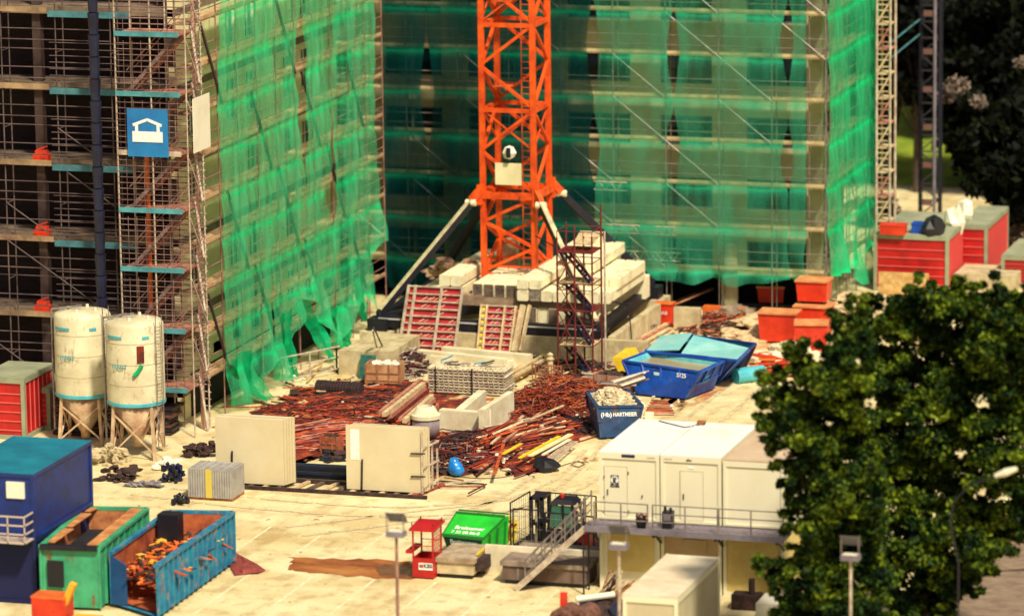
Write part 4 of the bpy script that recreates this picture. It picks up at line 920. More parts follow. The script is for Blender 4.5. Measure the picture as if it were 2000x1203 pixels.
cn2 = MB(); q = G(1074, 780, .5); cn2.lathe([(.26, .5), (.22, .6), (.06, 1.15), (.05, 1.25)], (q.x, q.y), 10); tag(cn2.build('cone_sack', mat('cream_sack', (.85, .80, .5))), 'small cream cone-shaped sack on the tangled rusty mesh', 'sack')
# bundle of tubes on crate before blue skip
for k in range(8):
    zz_ = .95+.09*(k % 3)+random.uniform(-.03, .03); p, q = G(1200+k*3+random.uniform(-8, 4), 744+k*1.8, zz_), G(1258+random.uniform(-5, 12), 724+k*2.6, zz_+.3)
    beam('tube', 'grey-white tube in the bundle resting on the battered crate', 'tube', p, q, .06, .06, [STEELP, WHITE, GALV, CLUT][k % 4], 'tube bundle on the battered crate')

# ================================================================== TUBE BARRIER, PROPS AND YARD LITTER
tb_ = thing('tube_barrier', 'open barrier of pale scaffold tubes beside the net rags and the plinth', 'barrier', (G(560, 745).x, G(560, 745).y, 0))
for px, py in ((560, 750), (606, 742), (658, 728)): q = G(px, py); MB().tube((q.x, q.y, 0), (q.x, q.y, 1.35), .045, 6).build('upright', BLACK if px == 658 else STEELP, tb_)
for (a_, b_, z) in (((548, 752), (664, 728), 1.3), ((556, 748), (662, 727), .75), ((560, 752), (664, 729), .25)): MB().tube(G(a_[0], a_[1])+V((0, 0, z)), G(b_[0], b_[1])+V((0, 0, z)), .04, 6).build('rail', STEELP, tb_)
for k, (a_, b_) in enumerate((((575, 735), (640, 700)), ((590, 728), (655, 715)), ((600, 745), (628, 712)), ((640, 745), (652, 708)))):
    plank('pale board or tube lying on the floor inside the tube barrier', a_, b_, .08+.03*k, .12, .05, [WOODP, STEELP, WOOD, WOODP][k], 'boards inside the tube barrier')
for (a_, za, b_, zb2, lab, m_) in (((742, 705), 0, (728, 645), 2.4, 'thin pale prop leaning beside the plinth, nearer the brown crate', STEELP), ((758, 700), 0, (730, 640), 2.6, 'thin dark prop leaning beside the plinth', BLACK), ((1150, 655), 1.5, (1172, 612), 1.9, 'short pale plank propped on the crane foot by the red stair tower', WOODP)):
    tag(MB().tube(G(*a_, za), G(*b_, zb2), .045, 6).build('prop', m_), lab, 'prop')
rods('rod_litter', 'tangle of steel offcuts between the brown crate and the lintels', (800, 715), (1.4, 2.2, .2), 260, .9, .8, 1.3, .03, [STEELP, BLACK, RUST, CLUT], .8, curve=.2)
rods('rod_litter', 'dark bars and cut timber round the foot of the red stair tower', (1120, 722), (2.2, 2.0, .2), 200, .4, .7, 1.4, .03, [BLACK, RUST, WOODP, CLUT], .5)
rods('rod_litter', 'dark fittings and short tubes on the ground below the crane wall', (1030, 712), (1.8, 1.6, .2), 120, .3, .7, 1.2, .035, [BLACK, WOODP, YEL, CLUT], .5)
rods('rod_litter', 'offcuts scattered between the blue lidded skips and the concrete walls', (1225, 690), (1.2, 2.4, .2), 140, .8, .9, 1.0, .03, [CLUT, WOODR, BLACK, STEELP], .5)
q = G(1248, 800); tag(MB().blob((q.x, q.y, .18), (.3, .25, .2), 8, .3).build('white_sack', WHITE), 'small white sack on the ground behind the lettered rubble skip', 'sack')
q = G(1266, 820); tag(MB().box(q.x-.16, q.x+.2, q.y, q.y+.3, 0, .32).build('white_box', WHITE), 'small white box on the ground between the rubble skip and the cabin roof', 'box')
q = G(1260, 722, .0)
for k, (px, py, w_, h_) in enumerate(((140, 872, 3.2, 1.6), (250, 868, 2.6, 1.3))):  # added dark stacks that darken the sunlit ground behind the silo legs
    q = G(px, py); t = thing('dark_filler_stack', 'added dark filler stack behind the %s silo legs' % ('taller' if k == 0 else 'rust-hatched'), 'dark filler', (q.x, q.y+2, 0))
    for j in range(int(h_/.16)): o_ = random.uniform(-.15, .15); MB().box(q.x-w_/2+o_, q.x+w_/2+o_, q.y+2+random.uniform(0, .1), q.y+3.2, .05+j*.16, .17+j*.16).build('board', [CLUT, BLACK, mat('dim_brown', (.14, .05, .03), (.04, .015, .01), 3.)][j % 3], t)
# ================================================================== SKIPS
def skip(label, top, bot, z0, z1, m, m_in, ribs=(4, 3), rim=.09, zmid=None, name='skip', cat='skip', floor=.25, openf=False):
    T = [V((p.x, p.y, z1)) for p in top]; B = [V((p.x, p.y, z0)) for p in bot]; c = sum(T, V())/4
    t = thing(name, label, cat, (c.x, c.y, 0)); rb = None; cb = sum(B, V())/4
    Ti = [p+(V((c.x, c.y, z1))-p).normalized()*.10 for p in T]; Bi = [lerp(p, V((cb.x, cb.y, z0)), .06)+V((0, 0, .08)) for p in B]
    sh = MB(); vs = B+T; sh.add(vs, [(3, 2, 1, 0)]+[(i, (i+1) % 4, 4+(i+1) % 4, 4+i) for i in range(1 if openf else 0, 4)]); sh.build('shell', m, t)
    inn = MB(); inn.add(Bi+Ti, [(0, 1, 2, 3)]+[(4+i, 4+(i+1) % 4, (i+1) % 4, i) for i in range(1 if openf else 0, 4)]); inn.build('inside', m_in, t)
    r = MB()
    for i in range(1 if openf else 0, 4): r.bar(T[i]+V((0, 0, .01)), T[(i+1) % 4]+V((0, 0, .01)), rim*1.8, rim)
    r.build('rim', m, t); rb = MB()
    for i in range(4):
        if rb.v: rb.build('rib', m, t); rb = MB()
        n = ribs[i % 2]; j = (i+1) % 4
        for k in range(n+1):
            u = (k+.0)/n if n else 0; p = lerp(B[i], B[j], u); q = lerp(T[i], T[j], u); o = ((p+q)/2-V((c.x, c.y, (z0+z1)/2))); o.z = 0; ed = (T[j]-T[i]).normalized(); o = o-ed*o.dot(ed); o = o.normalized()*.035
            zz = .0 if zmid is None else zmid; p = lerp(p, q, zz); rb.bar(p+o, q+o, .09, .09)
        if zmid is not None:
            p, q = lerp(B[i], T[i], zmid), lerp(B[j], T[j], zmid); rb.bar(p, q, .07, .07)
    if rb.v: rb.build('rib', m, t)
    return t, T, B
BLIN = mat('skip_inside_cyan', (.14, .50, .52), (.05, .30, .40), 1.)
z1 = 1.45
s_, T, B = skip('bright blue open skip full of murky water', [G(1217, 705, z1), G(1367, 727, z1), G(1413, 706, z1), G(1268, 686, z1)], [G(1243, 769, .1), G(1338, 779, .1), G(1394, 759, .1), G(1292, 748, .1)], .1, z1, BLUE, BLIN, (4, 3), zmid=.5)
wi = [lerp(p, (T[0]+T[2])/2, .055) for p in T]; MB().add([(p.x, p.y, z1-.22) for p in wi], [(0, 1, 2, 3)]).build('water', WATER, s_)
def on_face(a, b, t, u, v):  # point on skip's long face
    return None
def face_text(s, A, Bp, C, D, u, v, size, m, par, bold=.0, sx=1., out=.02):
    # A,B bottom; C,D top; writes along A->B at (u,v)
    p = lerp(lerp(A, Bp, u), lerp(C, D, u), v); xd = (D-C).normalized(); yd = (lerp(C, D, u)-lerp(A, Bp, u)).normalized(); zd = xd.cross(yd).normalized(); yd = zd.cross(xd)
    c = bpy.data.curves.new('lettering', 'FONT'); c.body = s; c.size = size; c.extrude = .008; c.offset = bold; c.align_x = 'CENTER'; c.align_y = 'CENTER'; c.materials.append(m)
    o = bpy.data.objects.new('lettering', c); COL.objects.link(o); M = Matrix(((xd.x, yd.x, zd.x, 0), (xd.y, yd.y, zd.y, 0), (xd.z, yd.z, zd.z, 0), (0, 0, 0, 1)))
    loc = p+zd*out; off = V(); q = par
    while q is not None: off += q.location; q = q.parent
    o.matrix_local = Matrix.Translation(loc-off) @ M @ Matrix.Diagonal((sx, 1, 1, 1)); o.parent = par; return o
face_text('S125', B[0], B[1], T[0], T[1], .80, .80, .28, WHITET, s_, .004, out=.10)
lp_ = [lerp(lerp(B[0], B[1], u), lerp(T[0], T[1], u), v)+V((0, -.05, 0)) for u, v in ((.40, .70), (.50, .70), (.50, .80), (.40, .80))]
MB().prism(lp_, (0, -.01, 0)).build('label_plate', mat('pale_label', (.45, .65, .60)), s_)
# two lidded skips behind
for lab, tp, bt, mm in (('blue skip with folded pale metal lids, directly behind the water-filled skip', [(1262, 686), (1440, 704), (1462, 684), (1290, 665)], [(1285, 735), (1400, 748), (1440, 728), (1310, 712)], BLUE),
                        ('navy blue skip, rearmost of the three and partly under the lids', [(1300, 668), (1452, 690), (1475, 672), (1345, 655)], [(1320, 715), (1432, 735), (1455, 715), (1350, 700)], BLUED)):
    s_, T, B = skip(lab, [G(*p, 1.5) for p in tp], [G(*p, .1) for p in bt], .1, 1.5, mm, BLIN, (4, 3))
    c = (T[0]+T[2])/2
    if mm is BLUE:
        l = MB()
        m01 = lerp(T[0], T[1], .36); m32 = lerp(T[3], T[2], .36)
        l.add([T[0]+V((0, 0, .05)), m01+V((0, 0, .25)), m32+V((0, 0, .55)), T[3]+V((0, 0, .25))], [(0, 1, 2, 3)])
        m2 = lerp(T[0], T[1], .38); n2 = lerp(T[3], T[2], .38)
        l.add([m2+V((0, 0, .03)), T[1]+V((0, 0, .08)), T[2]+V((0, 0, .12)), n2+V((0, 0, .45))], [(0, 1, 2, 3)])
        o = l.build('lid', mat('lid_pale_cyan', (.36, .66, .60), (.16, .50, .52), .6, rough=.4), s_); md = o.modifiers.new('solid', 'SOLIDIFY'); md.thickness = .05
# rubble skip with lettering
z1 = 1.45
RB = mat('rubble_skip_paint', (.010, .065, .18), (.006, .025, .08), 2., rough=.55, wear=(.10, .05, .03), wt=.60)
s_, T, B = skip('dark blue skip heaped with pale rubble, company lettering on its front', [G(1166, 795, z1), G(1254, 793, z1), G(1224, 761, z1), G(1146, 766, z1)], [G(1172, 855, .1), G(1240, 851, .1), G(1215, 822, .1), G(1154, 830, .1)], .1, z1, RB, RUST, (0, 0), zmid=.52)
rb = MB(); c = (T[0]+T[2])/2
for k in range(420):
    u, v = random.random(), random.random(); p = lerp(lerp(T[0], T[1], u), lerp(T[3], T[2], u), v); e = math.sin(math.pi*u)*math.sin(math.pi*v); p = lerp(p, c, .13); s = random.uniform(.07, .19)
    rb.blob((p.x, p.y, z1-.2+.55*e**.6+random.uniform(-.06, .06)), (s, s*.9, s*.7), 6, .4)
rb.build('rubble_fill', RUBB, s_)
face_text('(Hb)', B[0], B[1], T[0], T[1], .20, .74, .27, WHITET, s_, .006, out=.05)
face_text('HARTMEIER', B[0], B[1], T[0], T[1], .64, .74, .25, WHITET, s_, .006, .82, out=.05)
# yellow skip end
q = G(1212, 738); q2 = G(1248, 732); yb_ = MB(); yb_.hexa([(q.x, q.y, 0), (q2.x, q.y, 0), (q2.x, q.y+2.5, 0), (q.x, q.y+2.5, 0)], [(q.x-.4, q.y, .95), (q2.x-.6, q.y, 1.0), (q2.x-.6, q.y+2.5, 1.), (q.x-.4, q.y+2.5, .95)])
tag(yb_.build('yellow_tub', YEL), 'yellow tub wedged between the timber and the water-filled skip', 'tub')
p, q = G(1436, 735, .35), G(1490, 728, .35); tag(MB().tube(p, q, .38, 14).build('teal_pipe', TEALB), 'short thick teal pipe on the ground at the end of the blue skips', 'pipe')
q = G(1386, 760); tag(MB().box(q.x-.15, q.x+.15, q.y, q.y+.4, 0, .35).build('chock_block', CONC), 'small pale block against the wheel end of the blue skip', 'block')
# ================================================================== RIGHT REAR: orange bins, red offices
def bin_(label, px, py, wd, h, m, rz=0):
    p = G(px, py); t = thing('waste_bin', label, 'bin', (p.x, p.y, 0), rz, 'orange bins near the residential block'); a = wd/2
    MB().hexa([(-a*.9, -.52, .12), (a*.9, -.52, .12), (a*.9, .52, .12), (-a*.9, .52, .12)], [(-a, -.6, h), (a, -.6, h), (a, .6, h), (-a, .6, h)]).build('body', m, t, w=False)
    MB().box(-a-.05, a+.05, -.68, .68, h+.003, h+.09).build('lid', mat('bin_lid', (.72, .34, .12), (.50, .16, .05), 1.5), t, w=False)
    f = MB(); [f.box(x-.08, x+.08, -.4, .4, 0, .118) for x in (-a*.6, a*.6)]; f.build('skid', BLACK, t, w=False); return t
bin_('wide orange-red bin closest to the rust heap', 1522, 668, 1.9, 1.5, ORED)
bin_('orange-red bin topped by a second one, beside the net wall', 1590, 655, 1.8, 1.5, ORED)
b_ = bin_('small orange-red bin stacked on another bin', 1590, 652, 1.6, 1.1, ORED); b_.location.z = 1.62
bin_('narrow orange-red bin half hidden by the tree crown', 1585, 690, 1.6, 1.5, ORED, .2)
bin_('low orange-red bin under the net hem', 1508, 592, 1.4, .9, ORED, .1)
p = G(1450, 640); pl_ = MB()
for k in range(22):
    a = G(random.uniform(1470, 1545), random.uniform(680, 722), random.uniform(.1, .6)); pl_.bar(a, a+V((random.uniform(-1.5, 1.5), random.uniform(-.7, .7), random.uniform(-.3, .2))), .5, .05, mi=random.choice([0, 0, 1]))
tag(pl_.build('broken_barrier_heap', [ORED, ORG2]), 'heap of broken orange-red panels in front of the orange bins', 'heap', kind='stuff')
for (px, py, s, m_, lab) in ((1480, 645, 1.6, WOODP, 'mound of pale sand beside the orange bins'), (1540, 700, 1.2, CONCB, 'pale lumpy mound next to the tree'), (1660, 600, 1.5, WOODP, 'low pinkish heap at the foot of the bright net'), (1430, 628, 1.3, CONCD, 'dark heap under the hem of the shaded net')):
    q = G(px, py); b = MB()
    for k in range(40): r_ = random.random()**.5; a = random.uniform(0, 6.28); b.blob((q.x+math.cos(a)*r_*s*1.3, q.y+math.sin(a)*r_*s*2, (1-r_)*.7), (.35*s, .4*s, .22), 7, .35)
    tag(b.build('sand_heap', m_), lab, 'heap', kind=None)
q = G(1345, 640); lw = MB(); a = G(1372, 625); b = G(1450, 628); lw.box(a.x, b.x, a.y, a.y+.5, 0, .7); tag(lw.build('orange_barrier', ORG2), 'long low orange barrier lying behind the concrete stub', 'barrier')
# column standing in the black opening is part of the building
a = onY(1412, 600, YB-.02).x; b = onY(1442, 600, YB-.02).x; MB().box(a, b, YB-.3, YB-.01, 0, 3.4).build('column', CONC, BB)
# red site offices
def office(label, px, py, wid_px, hpx, ln, m, fm, z0=0.):
    p = G(px, py, z0); q = G(px+wid_px, py+wid_px*.045, z0); z1 = HZ(py-hpx, p.x, p.y); w_ = q.x-p.x
    t = thing('site_office', label, 'site office', (p.x, p.y, z0)); h = z1-z0
    MB().box(.08, w_-.08, .08, ln-.08, .05, h-.1).build('cladding', m, t, w=False); f = MB()
    for x in (0, w_-.18):
        for y in (0, ln-.18): f.box(x, x+.18, y, y+.18, 0, h)
    for z in (0, h-.2): f.box(.18, w_-.18, 0, .1, z, z+.2); f.box(.18, w_-.18, ln-.1, ln, z, z+.2); f.box(w_-.1, w_, .18, ln-.18, z, z+.2); f.box(0, .1, .18, ln-.18, z, z+.2)
    f.build('frame', fm, t, w=False); MB().box(.02, w_-.02, .02, ln-.02, h+.003, h+.05).build('roof', fm, t, w=False)
    g_ = MB()
    for k in range(5): z = .4+k*(h-.7)/5; g_.box(.2, w_-.2, .03, .079, z, z+.05)
    for k in range(int(ln/.5)): g_.box(w_-.079, w_-.03, .3+k*.5, .34+k*.5, .25, h-.25)
    g_.build('groove', mat('red_groove', (.66, .10, .08)) if m is RED else m, t, w=False); return t
GF = mat('grey_frame_paint', (.34, .36, .22), (.22, .24, .15), .8)
office('big red site office with a grey-green frame beyond the bright net', 1706, 568, 146, 110, 7., RED, GF)
MB().box(G(1720, 575).x, G(1822, 575).x, G(1720, 575).y-.5, G(1720, 575).y-.44, .1, 1.3).build('wood_hoarding', WOOD).update_tag()
tag(bpy.data.objects['wood_hoarding'], 'orange wooden boards standing in front of the big red site office', 'boards')
for i, (px, py, mm, lab, w_, h_) in enumerate(((1718, 446, ORED, 'orange-red crate on the roof of the red site office', 50, 20), (1780, 444, BLUE, 'small blue crate on the roof of the red site office', 24, 18))):
    zr = bpy.data.objects['site_office'].location.z+HZ(568-110, G(1706, 568).x, G(1706, 568).y)+.06
    p = G(px, py+12, zr); q = G(px+w_, py+12, zr); o = MB(); o.box(p.x, q.x, p.y, p.y+.8, zr, zr+.45); o.box(p.x-.03, q.x+.03, p.y-.03, p.y+.83, zr+.453, zr+.52); tag(o.build('roof_crate', mm), lab, 'crate')
p = G(1825, 452, 3.2); tag(MB().blob((p.x, p.y, 3.4), (.6, .6, .7), 9, .2).build('covered_bundle', BLACK), 'black covered bundle on the end of the red office roof', 'bundle')
p = G(1852, 500); q = G(1915, 520)
office('second red site office standing further back, seen past the grey corner', 1868, 545, 60, 105, 6., RED, GF)
office('distant red cabin at the picture edge among dark trees', 1955, 560, 80, 60, 5., mat('dim_red', (.40, .03, .02)), GF)
for (px, py) in ((1862, 440), (1885, 425)): q = G(px, py, 3); tag(MB().blob((q.x, q.y, 3.2), (.55, .5, .8), 8, .25).build('white_sack', WHITE), 'white sack heaped above the second red office, %s' % ('lower one' if px == 1862 else 'upper one'), 'sack')
a = G(1900, 570); tag(MB().box(a.x-1, a.x+2.2, a.y, a.y+3., 0, .9).build('pale_table_block', CONC), 'pale flat block behind the tree crown near the second red office', 'block')
# dark hoist mast and pole against the trees
p = G(1795, 470); NAVYM = mat('mast_dark', (.010, .010, .022), (.004, .004, .010), 1.); hm = thing('hoist_mast', 'dark lattice hoist mast standing before the black trees', 'mast', (p.x, p.y, 0)); 
for dx in (0, 1.1):
    for dy in (0, .6): MB().bar((p.x+dx, p.y+dy, 0), (p.x+dx, p.y+dy, 20), .1).build('leg', NAVYM, hm)
lc = MB(); z = .5; k = 0
while z < 19: lc.bar((p.x+(0 if k % 2 else 1.1), p.y, z), (p.x+(1.1 if k % 2 else 0), p.y, z+.9), .07); lc.bar((p.x, p.y, z), (p.x+1.1, p.y, z), .07); z += .9; k += 1
lc.build('lacing', mat('mast_lacing', (.03, .025, .035)), hm)
for k in range(8): MB().box(p.x+.2, p.x+.7, p.y-.06, p.y+.1, 2+k*2.1, 2.3+k*2.1).build('clamp', mat('dull_clamp', (.16, .08, .06)), hm)
p = G(1824, 480); tag(MB().tube((p.x, p.y, 0), (p.x, p.y, 20), .09, 8).build('flag_pole', GREYP), 'slim grey-blue pole beside the dark hoist mast', 'pole')
for py in (88, 118): a = onY(1735, py, 237); b_ = G(1795, 470); tag(MB().tube((a.x, 237, a.z), (b_.x, b_.y, a.z+.1), .05, 5).build('tie_tube', TEALD), '%s horizontal tie tube between the ladder tower and the hoist mast' % ('upper' if py == 88 else 'lower'), 'tube')
# ================================================================== WHITE WALL PANELS
def wpanel(label, bl, br_, zt, n=4, extra=True):
    p = G(*bl); q = G(*br_); z0 = .18; t = thing('wall_panel_stack', label, 'wall panel', (p.x, p.y, 0)); th = .12
    for k in range(n):
        s = k*.16; e = random.uniform(-.03, .03)
        MB().box(p.x+s*.35+e, q.x+s*.35+e, p.y+s, p.y+s+th, z0, zt+random.uniform(-.03, .05)).build('panel', mat('panel_board', (.68, .60, .38), (.60, .50, .29), .5, c0=.3), t)
    for x in (p.x+.35*(q.x-p.x)*0+.75, q.x-.4):
        MB().bar((x-.05, p.y-.05, 0), (x, p.y-.05, zt*.52), .06, .06).build('prop', BLACK, t) if x < p.x+1 else None
    return t, p, q
zt = HZ(832, G(676, 962).x, G(676, 962).y)
wp, p, q = wpanel('stack of pale wall panels with a white strip and rusty clamps on its frame', (677, 962), (822, 970), zt, 5)
MB().box(p.x+.22, p.x+.62, p.y-.012, p.y-.004, zt-1.45, zt-.12).build('paper_strip', WHITE2, wp)
for z in (.9, 1.9): MB().bar((q.x-.4, p.y-.06, z), (q.x+.25, p.y-.06, z+.02), .05).build('clamp', BLACK, wp)
rk = thing('panel_rack', 'pale metal rack of upright bars at the edge of the standing panels', 'rack', (q.x, p.y, 0)); a0 = q.x+.04
for i in range(4):
    y = p.y-.02+i*.55; MB().bar((a0+.06+i*.05, y, .15), (a0+.06+i*.05, y, zt-.1-.35*i), .07).build('upright', STEELP, rk)
r = MB()
for z in (.4, 1.25, 2.1): r.bar((a0+.06, p.y, z), (a0+.25, p.y+1.7, z), .06, .08)
r.build('cross_bar', STEELP, rk); MB().bar((a0-.3, p.y-.35, .1), (a0+.3, p.y+2.2, .1), .16, .16).build('skid', mat('reddish_skid', (.40, .10, .06), (.2, .05, .03), 2.), rk)
zt2 = HZ(815, G(430, 945).x, G(430, 945).y)
wp2, p2, q2 = wpanel('broad stack of bare cream wall panels at the corner of the netted building', (424, 948), (556, 956), zt2+.1, 5)
bs = thing('panel_base_frame', 'long low rail frame on which both wall panel stacks stand', 'frame', (p2.x, p2.y, 0))
b = MB(); b.bar((p2.x-.2, p2.y-.35, .09), (q.x+.4, p.y-.35, .09), .12, .14); b.bar((p2.x-.2, p2.y+1.3, .09), (q.x, p.y+1.3, .09), .12, .14); b.build('rail', CLUT, bs)
for k in range(14): u = (k+.5)/14; x = p2.x+(q.x-p2.x)*u; y = p2.y+(p.y-p2.y)*u; MB().bar((x-.1, y-.3, .1), (x+.15, y+1.25, .1), .14, .1).build('sleeper', WOODP if k % 2 else BALLD, bs)
# navy tubes behind the frame
for k in range(7):
    z = .12+.12*(k % 3); a = G(575, 930-k*4, z); b = G(690, 936-k*4, z)
    beam('tube', 'navy blue tube in the low pile between the two panel stacks', 'tube', a, b, .12, .12, NAVY, 'navy tubes between the panel stacks')
# grey wrapped pallet and ground clutter at left
q = G(368, 975); q2 = G(466, 972); t = thing('wrapped_pallet', 'grey wrapped pallet of boards with a yellow band', 'pallet', (q.x, q.y, 0)); z1 = HZ(915, q.x, q.y)
x0, x1 = q.x, q2.x
for k in range(18): u = x0+(x1-x0)*k/18; MB().box(u, u+(x1-x0)/18-.02, q.y, q.y+1.6, .12, z1+random.uniform(-.02, .02)).build('board', mat('wrap_grey', (.42, .40, .34), (.28, .26, .24), 1.5), t)
MB().box(x0+(x1-x0)*.40, x0+(x1-x0)*.55, q.y-.015, q.y-.003, .12, z1).build('band', mat('dull_yellow', (.60, .48, .08)), t)
MB().box(x0, x1, q.y+.05, q.y+1.5, 0, .118).build('pallet_base', WOODB, t)
rr = random.Random(3)
for k, (px, py, w_, h_, ln, m_, lab) in enumerate(((212, 905, 1.7, .9, 1.2, CONC, 'lumpy beige sack pile under the first silo'), (232, 935, 1.9, .55, 1.4, CLUT, 'dark pile of fittings in front of the beige sacks'), (330, 915, 1.3, .6, 1.0, WHITE, 'white folded sheet on rubble beside the second silo'), (285, 950, 1.9, .3, .6, GREYP, 'long flat grey profile on the ground before the silos'), (335, 940, 1.0, .9, .8, NAVY, 'dark navy drum cluster beside the wrapped pallet'), (352, 985, .7, .5, .6, BLACK, 'small black machine in front of the wrapped pallet'), (392, 888, 1.6, .6, 1.4, CLUT, 'dark scrap heap between the stair tower and cream panels'))):
    p = G(px, py); b = MB()
    for j in range(34): e = rr.random(); b.blob((p.x+rr.uniform(-w_/2, w_/2)*(1-e*.4), p.y+rr.uniform(-ln/2, ln/2), h_*e*.8), (w_*rr.uniform(.06, .18), ln*.14, h_*rr.uniform(.1, .24)), 6, .4)
    tag(b.build('clutter_pile', m_), lab, 'pile')
# ================================================================== SILOS
def silo(label, px, pyb, pyt, pycyl, rad_px, hatch):
    p = G(px, pyb); zt = HZ(pyt, p.x, p.y-.0); zc = HZ(pycyl, p.x, p.y); R = rad_px/43.5
    t = thing('silo', label, 'silo', (p.x, p.y, 0)); c = (p.x, p.y)
    MB().lathe([(R, zc), (R, zt-.22), (R*.93, zt-.06), (R*.5, zt+.03), (.01, zt+.05)], c, 32, cap=False).build('tank', mat('silo_paint', (.72, .68, .44), (.56, .49, .30), .8, rough=.5, wear=(.42, .34, .20), wt=.61), t, smooth=True)
    MB().lathe([(R*.99, zc), (.22, zc-1.75), (.2, zc-2.0)], c, 28).build('cone', mat('silo_cone', (.60, .46, .26), (.34, .16, .08), 1.4), t, smooth=True)
    MB().lathe([(R+.015, zc-.02), (R+.03, zc+.0), (R+.03, zc+.13), (R+.015, zc+.15)], c, 32, cap=False).build('band', TEALB, t)
    tb = MB()
    for k in range(8): a0 = -2.35+k*.085; x = p.x+math.cos(a0)*(R+.012); y = p.y+math.sin(a0)*(R+.012); x2 = p.x+math.cos(a0+.085)*(R+.012); y2 = p.y+math.sin(a0+.085)*(R+.012); tb.bar((x, y, zt-.65), (x2, y2, zt-.65), .03, .12)
    tb.build('stripe', TEALB, t); tb = MB()
    for k in range(3): a0 = -.95+k*.085; x = p.x+math.cos(a0)*(R+.012); y = p.y+math.sin(a0)*(R+.012); x2 = p.x+math.cos(a0+.085)*(R+.012); y2 = p.y+math.sin(a0+.085)*(R+.012); tb.bar((x, y, zt-.65), (x2, y2, zt-.65), .03, .12)
    tb.build('stripe', TEALB, t)
    for k in range(4):
        a0 = -math.pi*.5+math.pi/4+k*math.pi/2+.15; x, y = p.x+math.cos(a0)*R*.92, p.y+math.sin(a0)*R*.92; l = MB()
        l.bar((x, y, zc+.1), (p.x+math.cos(a0)*R*1.08, p.y+math.sin(a0)*R*1.08, 0), .13); l.build('leg', mat('leg_beige', (.66, .50, .30), (.40, .22, .12), 2.), t)
        a1 = a0+math.pi/2; l2 = MB(); l2.bar((p.x+math.cos(a0)*R*.95, p.y+math.sin(a0)*R*.95, zc-.4), (p.x+math.cos(a1)*R*1.05, p.y+math.sin(a1)*R*1.05, .3), .07); l2.bar((p.x+math.cos(a1)*R*.95, p.y+math.sin(a1)*R*.95, zc-.4), (p.x+math.cos(a0)*R*1.05, p.y+math.sin(a0)*R*1.05, .3), .07); l2.build('leg_brace', mat('leg_beige', (.66, .50, .30)), t)
    sm = MB()
    for q in range(1, 4): zq = zc+(zt-zc)*q/4; sm.lathe([(R+.001, zq-.02), (R+.010, zq), (R+.001, zq+.02)], c, 32, cap=False)
    sm.build('weld_seam', mat('seam_grime', (.50, .43, .26), (.36, .28, .16), 2.), t)
    a0 = -.35; ca, sa = math.cos(a0), math.sin(a0); tv = V((-sa, ca, 0))*.2; o_ = V((p.x+ca*(R+.12), p.y+sa*(R+.12), 0)); ldr = MB()
    for s_ in (-1, 1): ldr.tube(o_+tv*s_+V((0, 0, .5)), o_+tv*s_+V((0, 0, zt+.3)), .022, 5)
    for q in range(int((zt-.5)/.3)): ldr.tube(o_-tv+V((0, 0, .6+q*.3)), o_+tv+V((0, 0, .6+q*.3)), .014, 4)
    ldr.build('ladder', GALV, t)
    a0 = -2.9; o_ = V((p.x+math.cos(a0)*(R+.1), p.y+math.sin(a0)*(R+.1), 0)); MB().path([o_+V((0, 0, .6)), o_+V((0, 0, zt+.05)), V((p.x, p.y, zt+.22))], .05, 8).build('fill_pipe', GALV, t)
    for k in range(4): MB().tube((p.x+math.cos(k*1.57)*.5*R, p.y+math.sin(k*1.57)*.5*R, zt), (p.x+math.cos(k*1.57)*.5*R, p.y+math.sin(k*1.57)*.5*R, zt+.16), .07, 6).build('vent', WHITE, t)
    if hatch:
        a0 = -1.02; ca, sa = math.cos(a0), math.sin(a0); tv = V((-sa, ca, 0)); o = p+V((ca, sa, 0))*(R+.02)
        MB().bar(o+V((0, 0, zt-1.75)), o+V((0, 0, zt-1.0)), .05, .32, up=tv).build('rust_hatch', RUST, t)
        MB().path([o+tv*.05+V((ca*.04, sa*.04, zt-1.85)), o-tv*.15+V((ca*.04, sa*.04, zt-2.15)), o-tv*.33+V((ca*.04, sa*.04, zt-2.3))], .09, 6).build('green_flap', NETD, t)
    a0 = -1.75; face = MB()
    lettering('HASIT', .32, (p.x+math.cos(a0)*(R+.06), p.y+math.sin(a0)*(R+.06), zt-1.95), (math.pi/2, 0, a0+math.pi/2), TEALT, t, sx=.9)
    return t
silo('pale cylindrical silo with teal bands, the taller one with blue lettering', 168, 862, 606, 768, 56, False)
silo('pale cylindrical silo with a rusty hatch and a green flap', 270, 890, 622, 784, 56, True)
# ================================================================== LEFT FOREGROUND CONTAINERS
office('red site cabin with a grey frame behind the blue container stack', -40, 855, 92, 118, 3.6, RED, GF)
office('red site cabin with ribbed side between the blue stack and the silos', 55, 838, 45, 80, 3.4, RED, GF)
def container(name, label, cat, p, wd, ln, h, side, roof, frame, z0=0., corr=True, floor=True):
    t = thing(name, label, cat, (p.x, p.y, z0)); e = .06
    b = MB(); b.box(e, wd-e, e, ln-e, .1, h-.08); b.build('shell', side, t, w=False)
    if corr:
        c = MB(); n = int(ln/.28)
        for k in range(n): y = .15+k*(ln-.3)/n; c.box(wd-e+.001, wd-.02, y, y+.13, .16, h-.16); c.box(.02, e-.001, y, y+.13, .16, h-.16)
        c.build('corrugation', side, t, w=False)
    f = MB()
    for x in (0, wd-.14):
        for y in (0, ln-.14): f.box(x, x+.14, y, y+.14, 0, h)
    for z in (0, h-.14): f.box(.14, wd-.14, 0, .1, z, z+.14); f.box(.14, wd-.14, ln-.1, ln, z, z+.14); f.box(0, .1, .14, ln-.14, z, z+.14); f.box(wd-.1, wd, .14, ln-.14, z, z+.14)
    f.build('frame', frame, t, w=False); MB().box(.01, wd-.01, .01, ln-.01, h+.003, h+.04).build('roof', roof, t, w=False); return t
q = G(65, 927, 5.2); zz0 = 2.62; L1 = 6.06
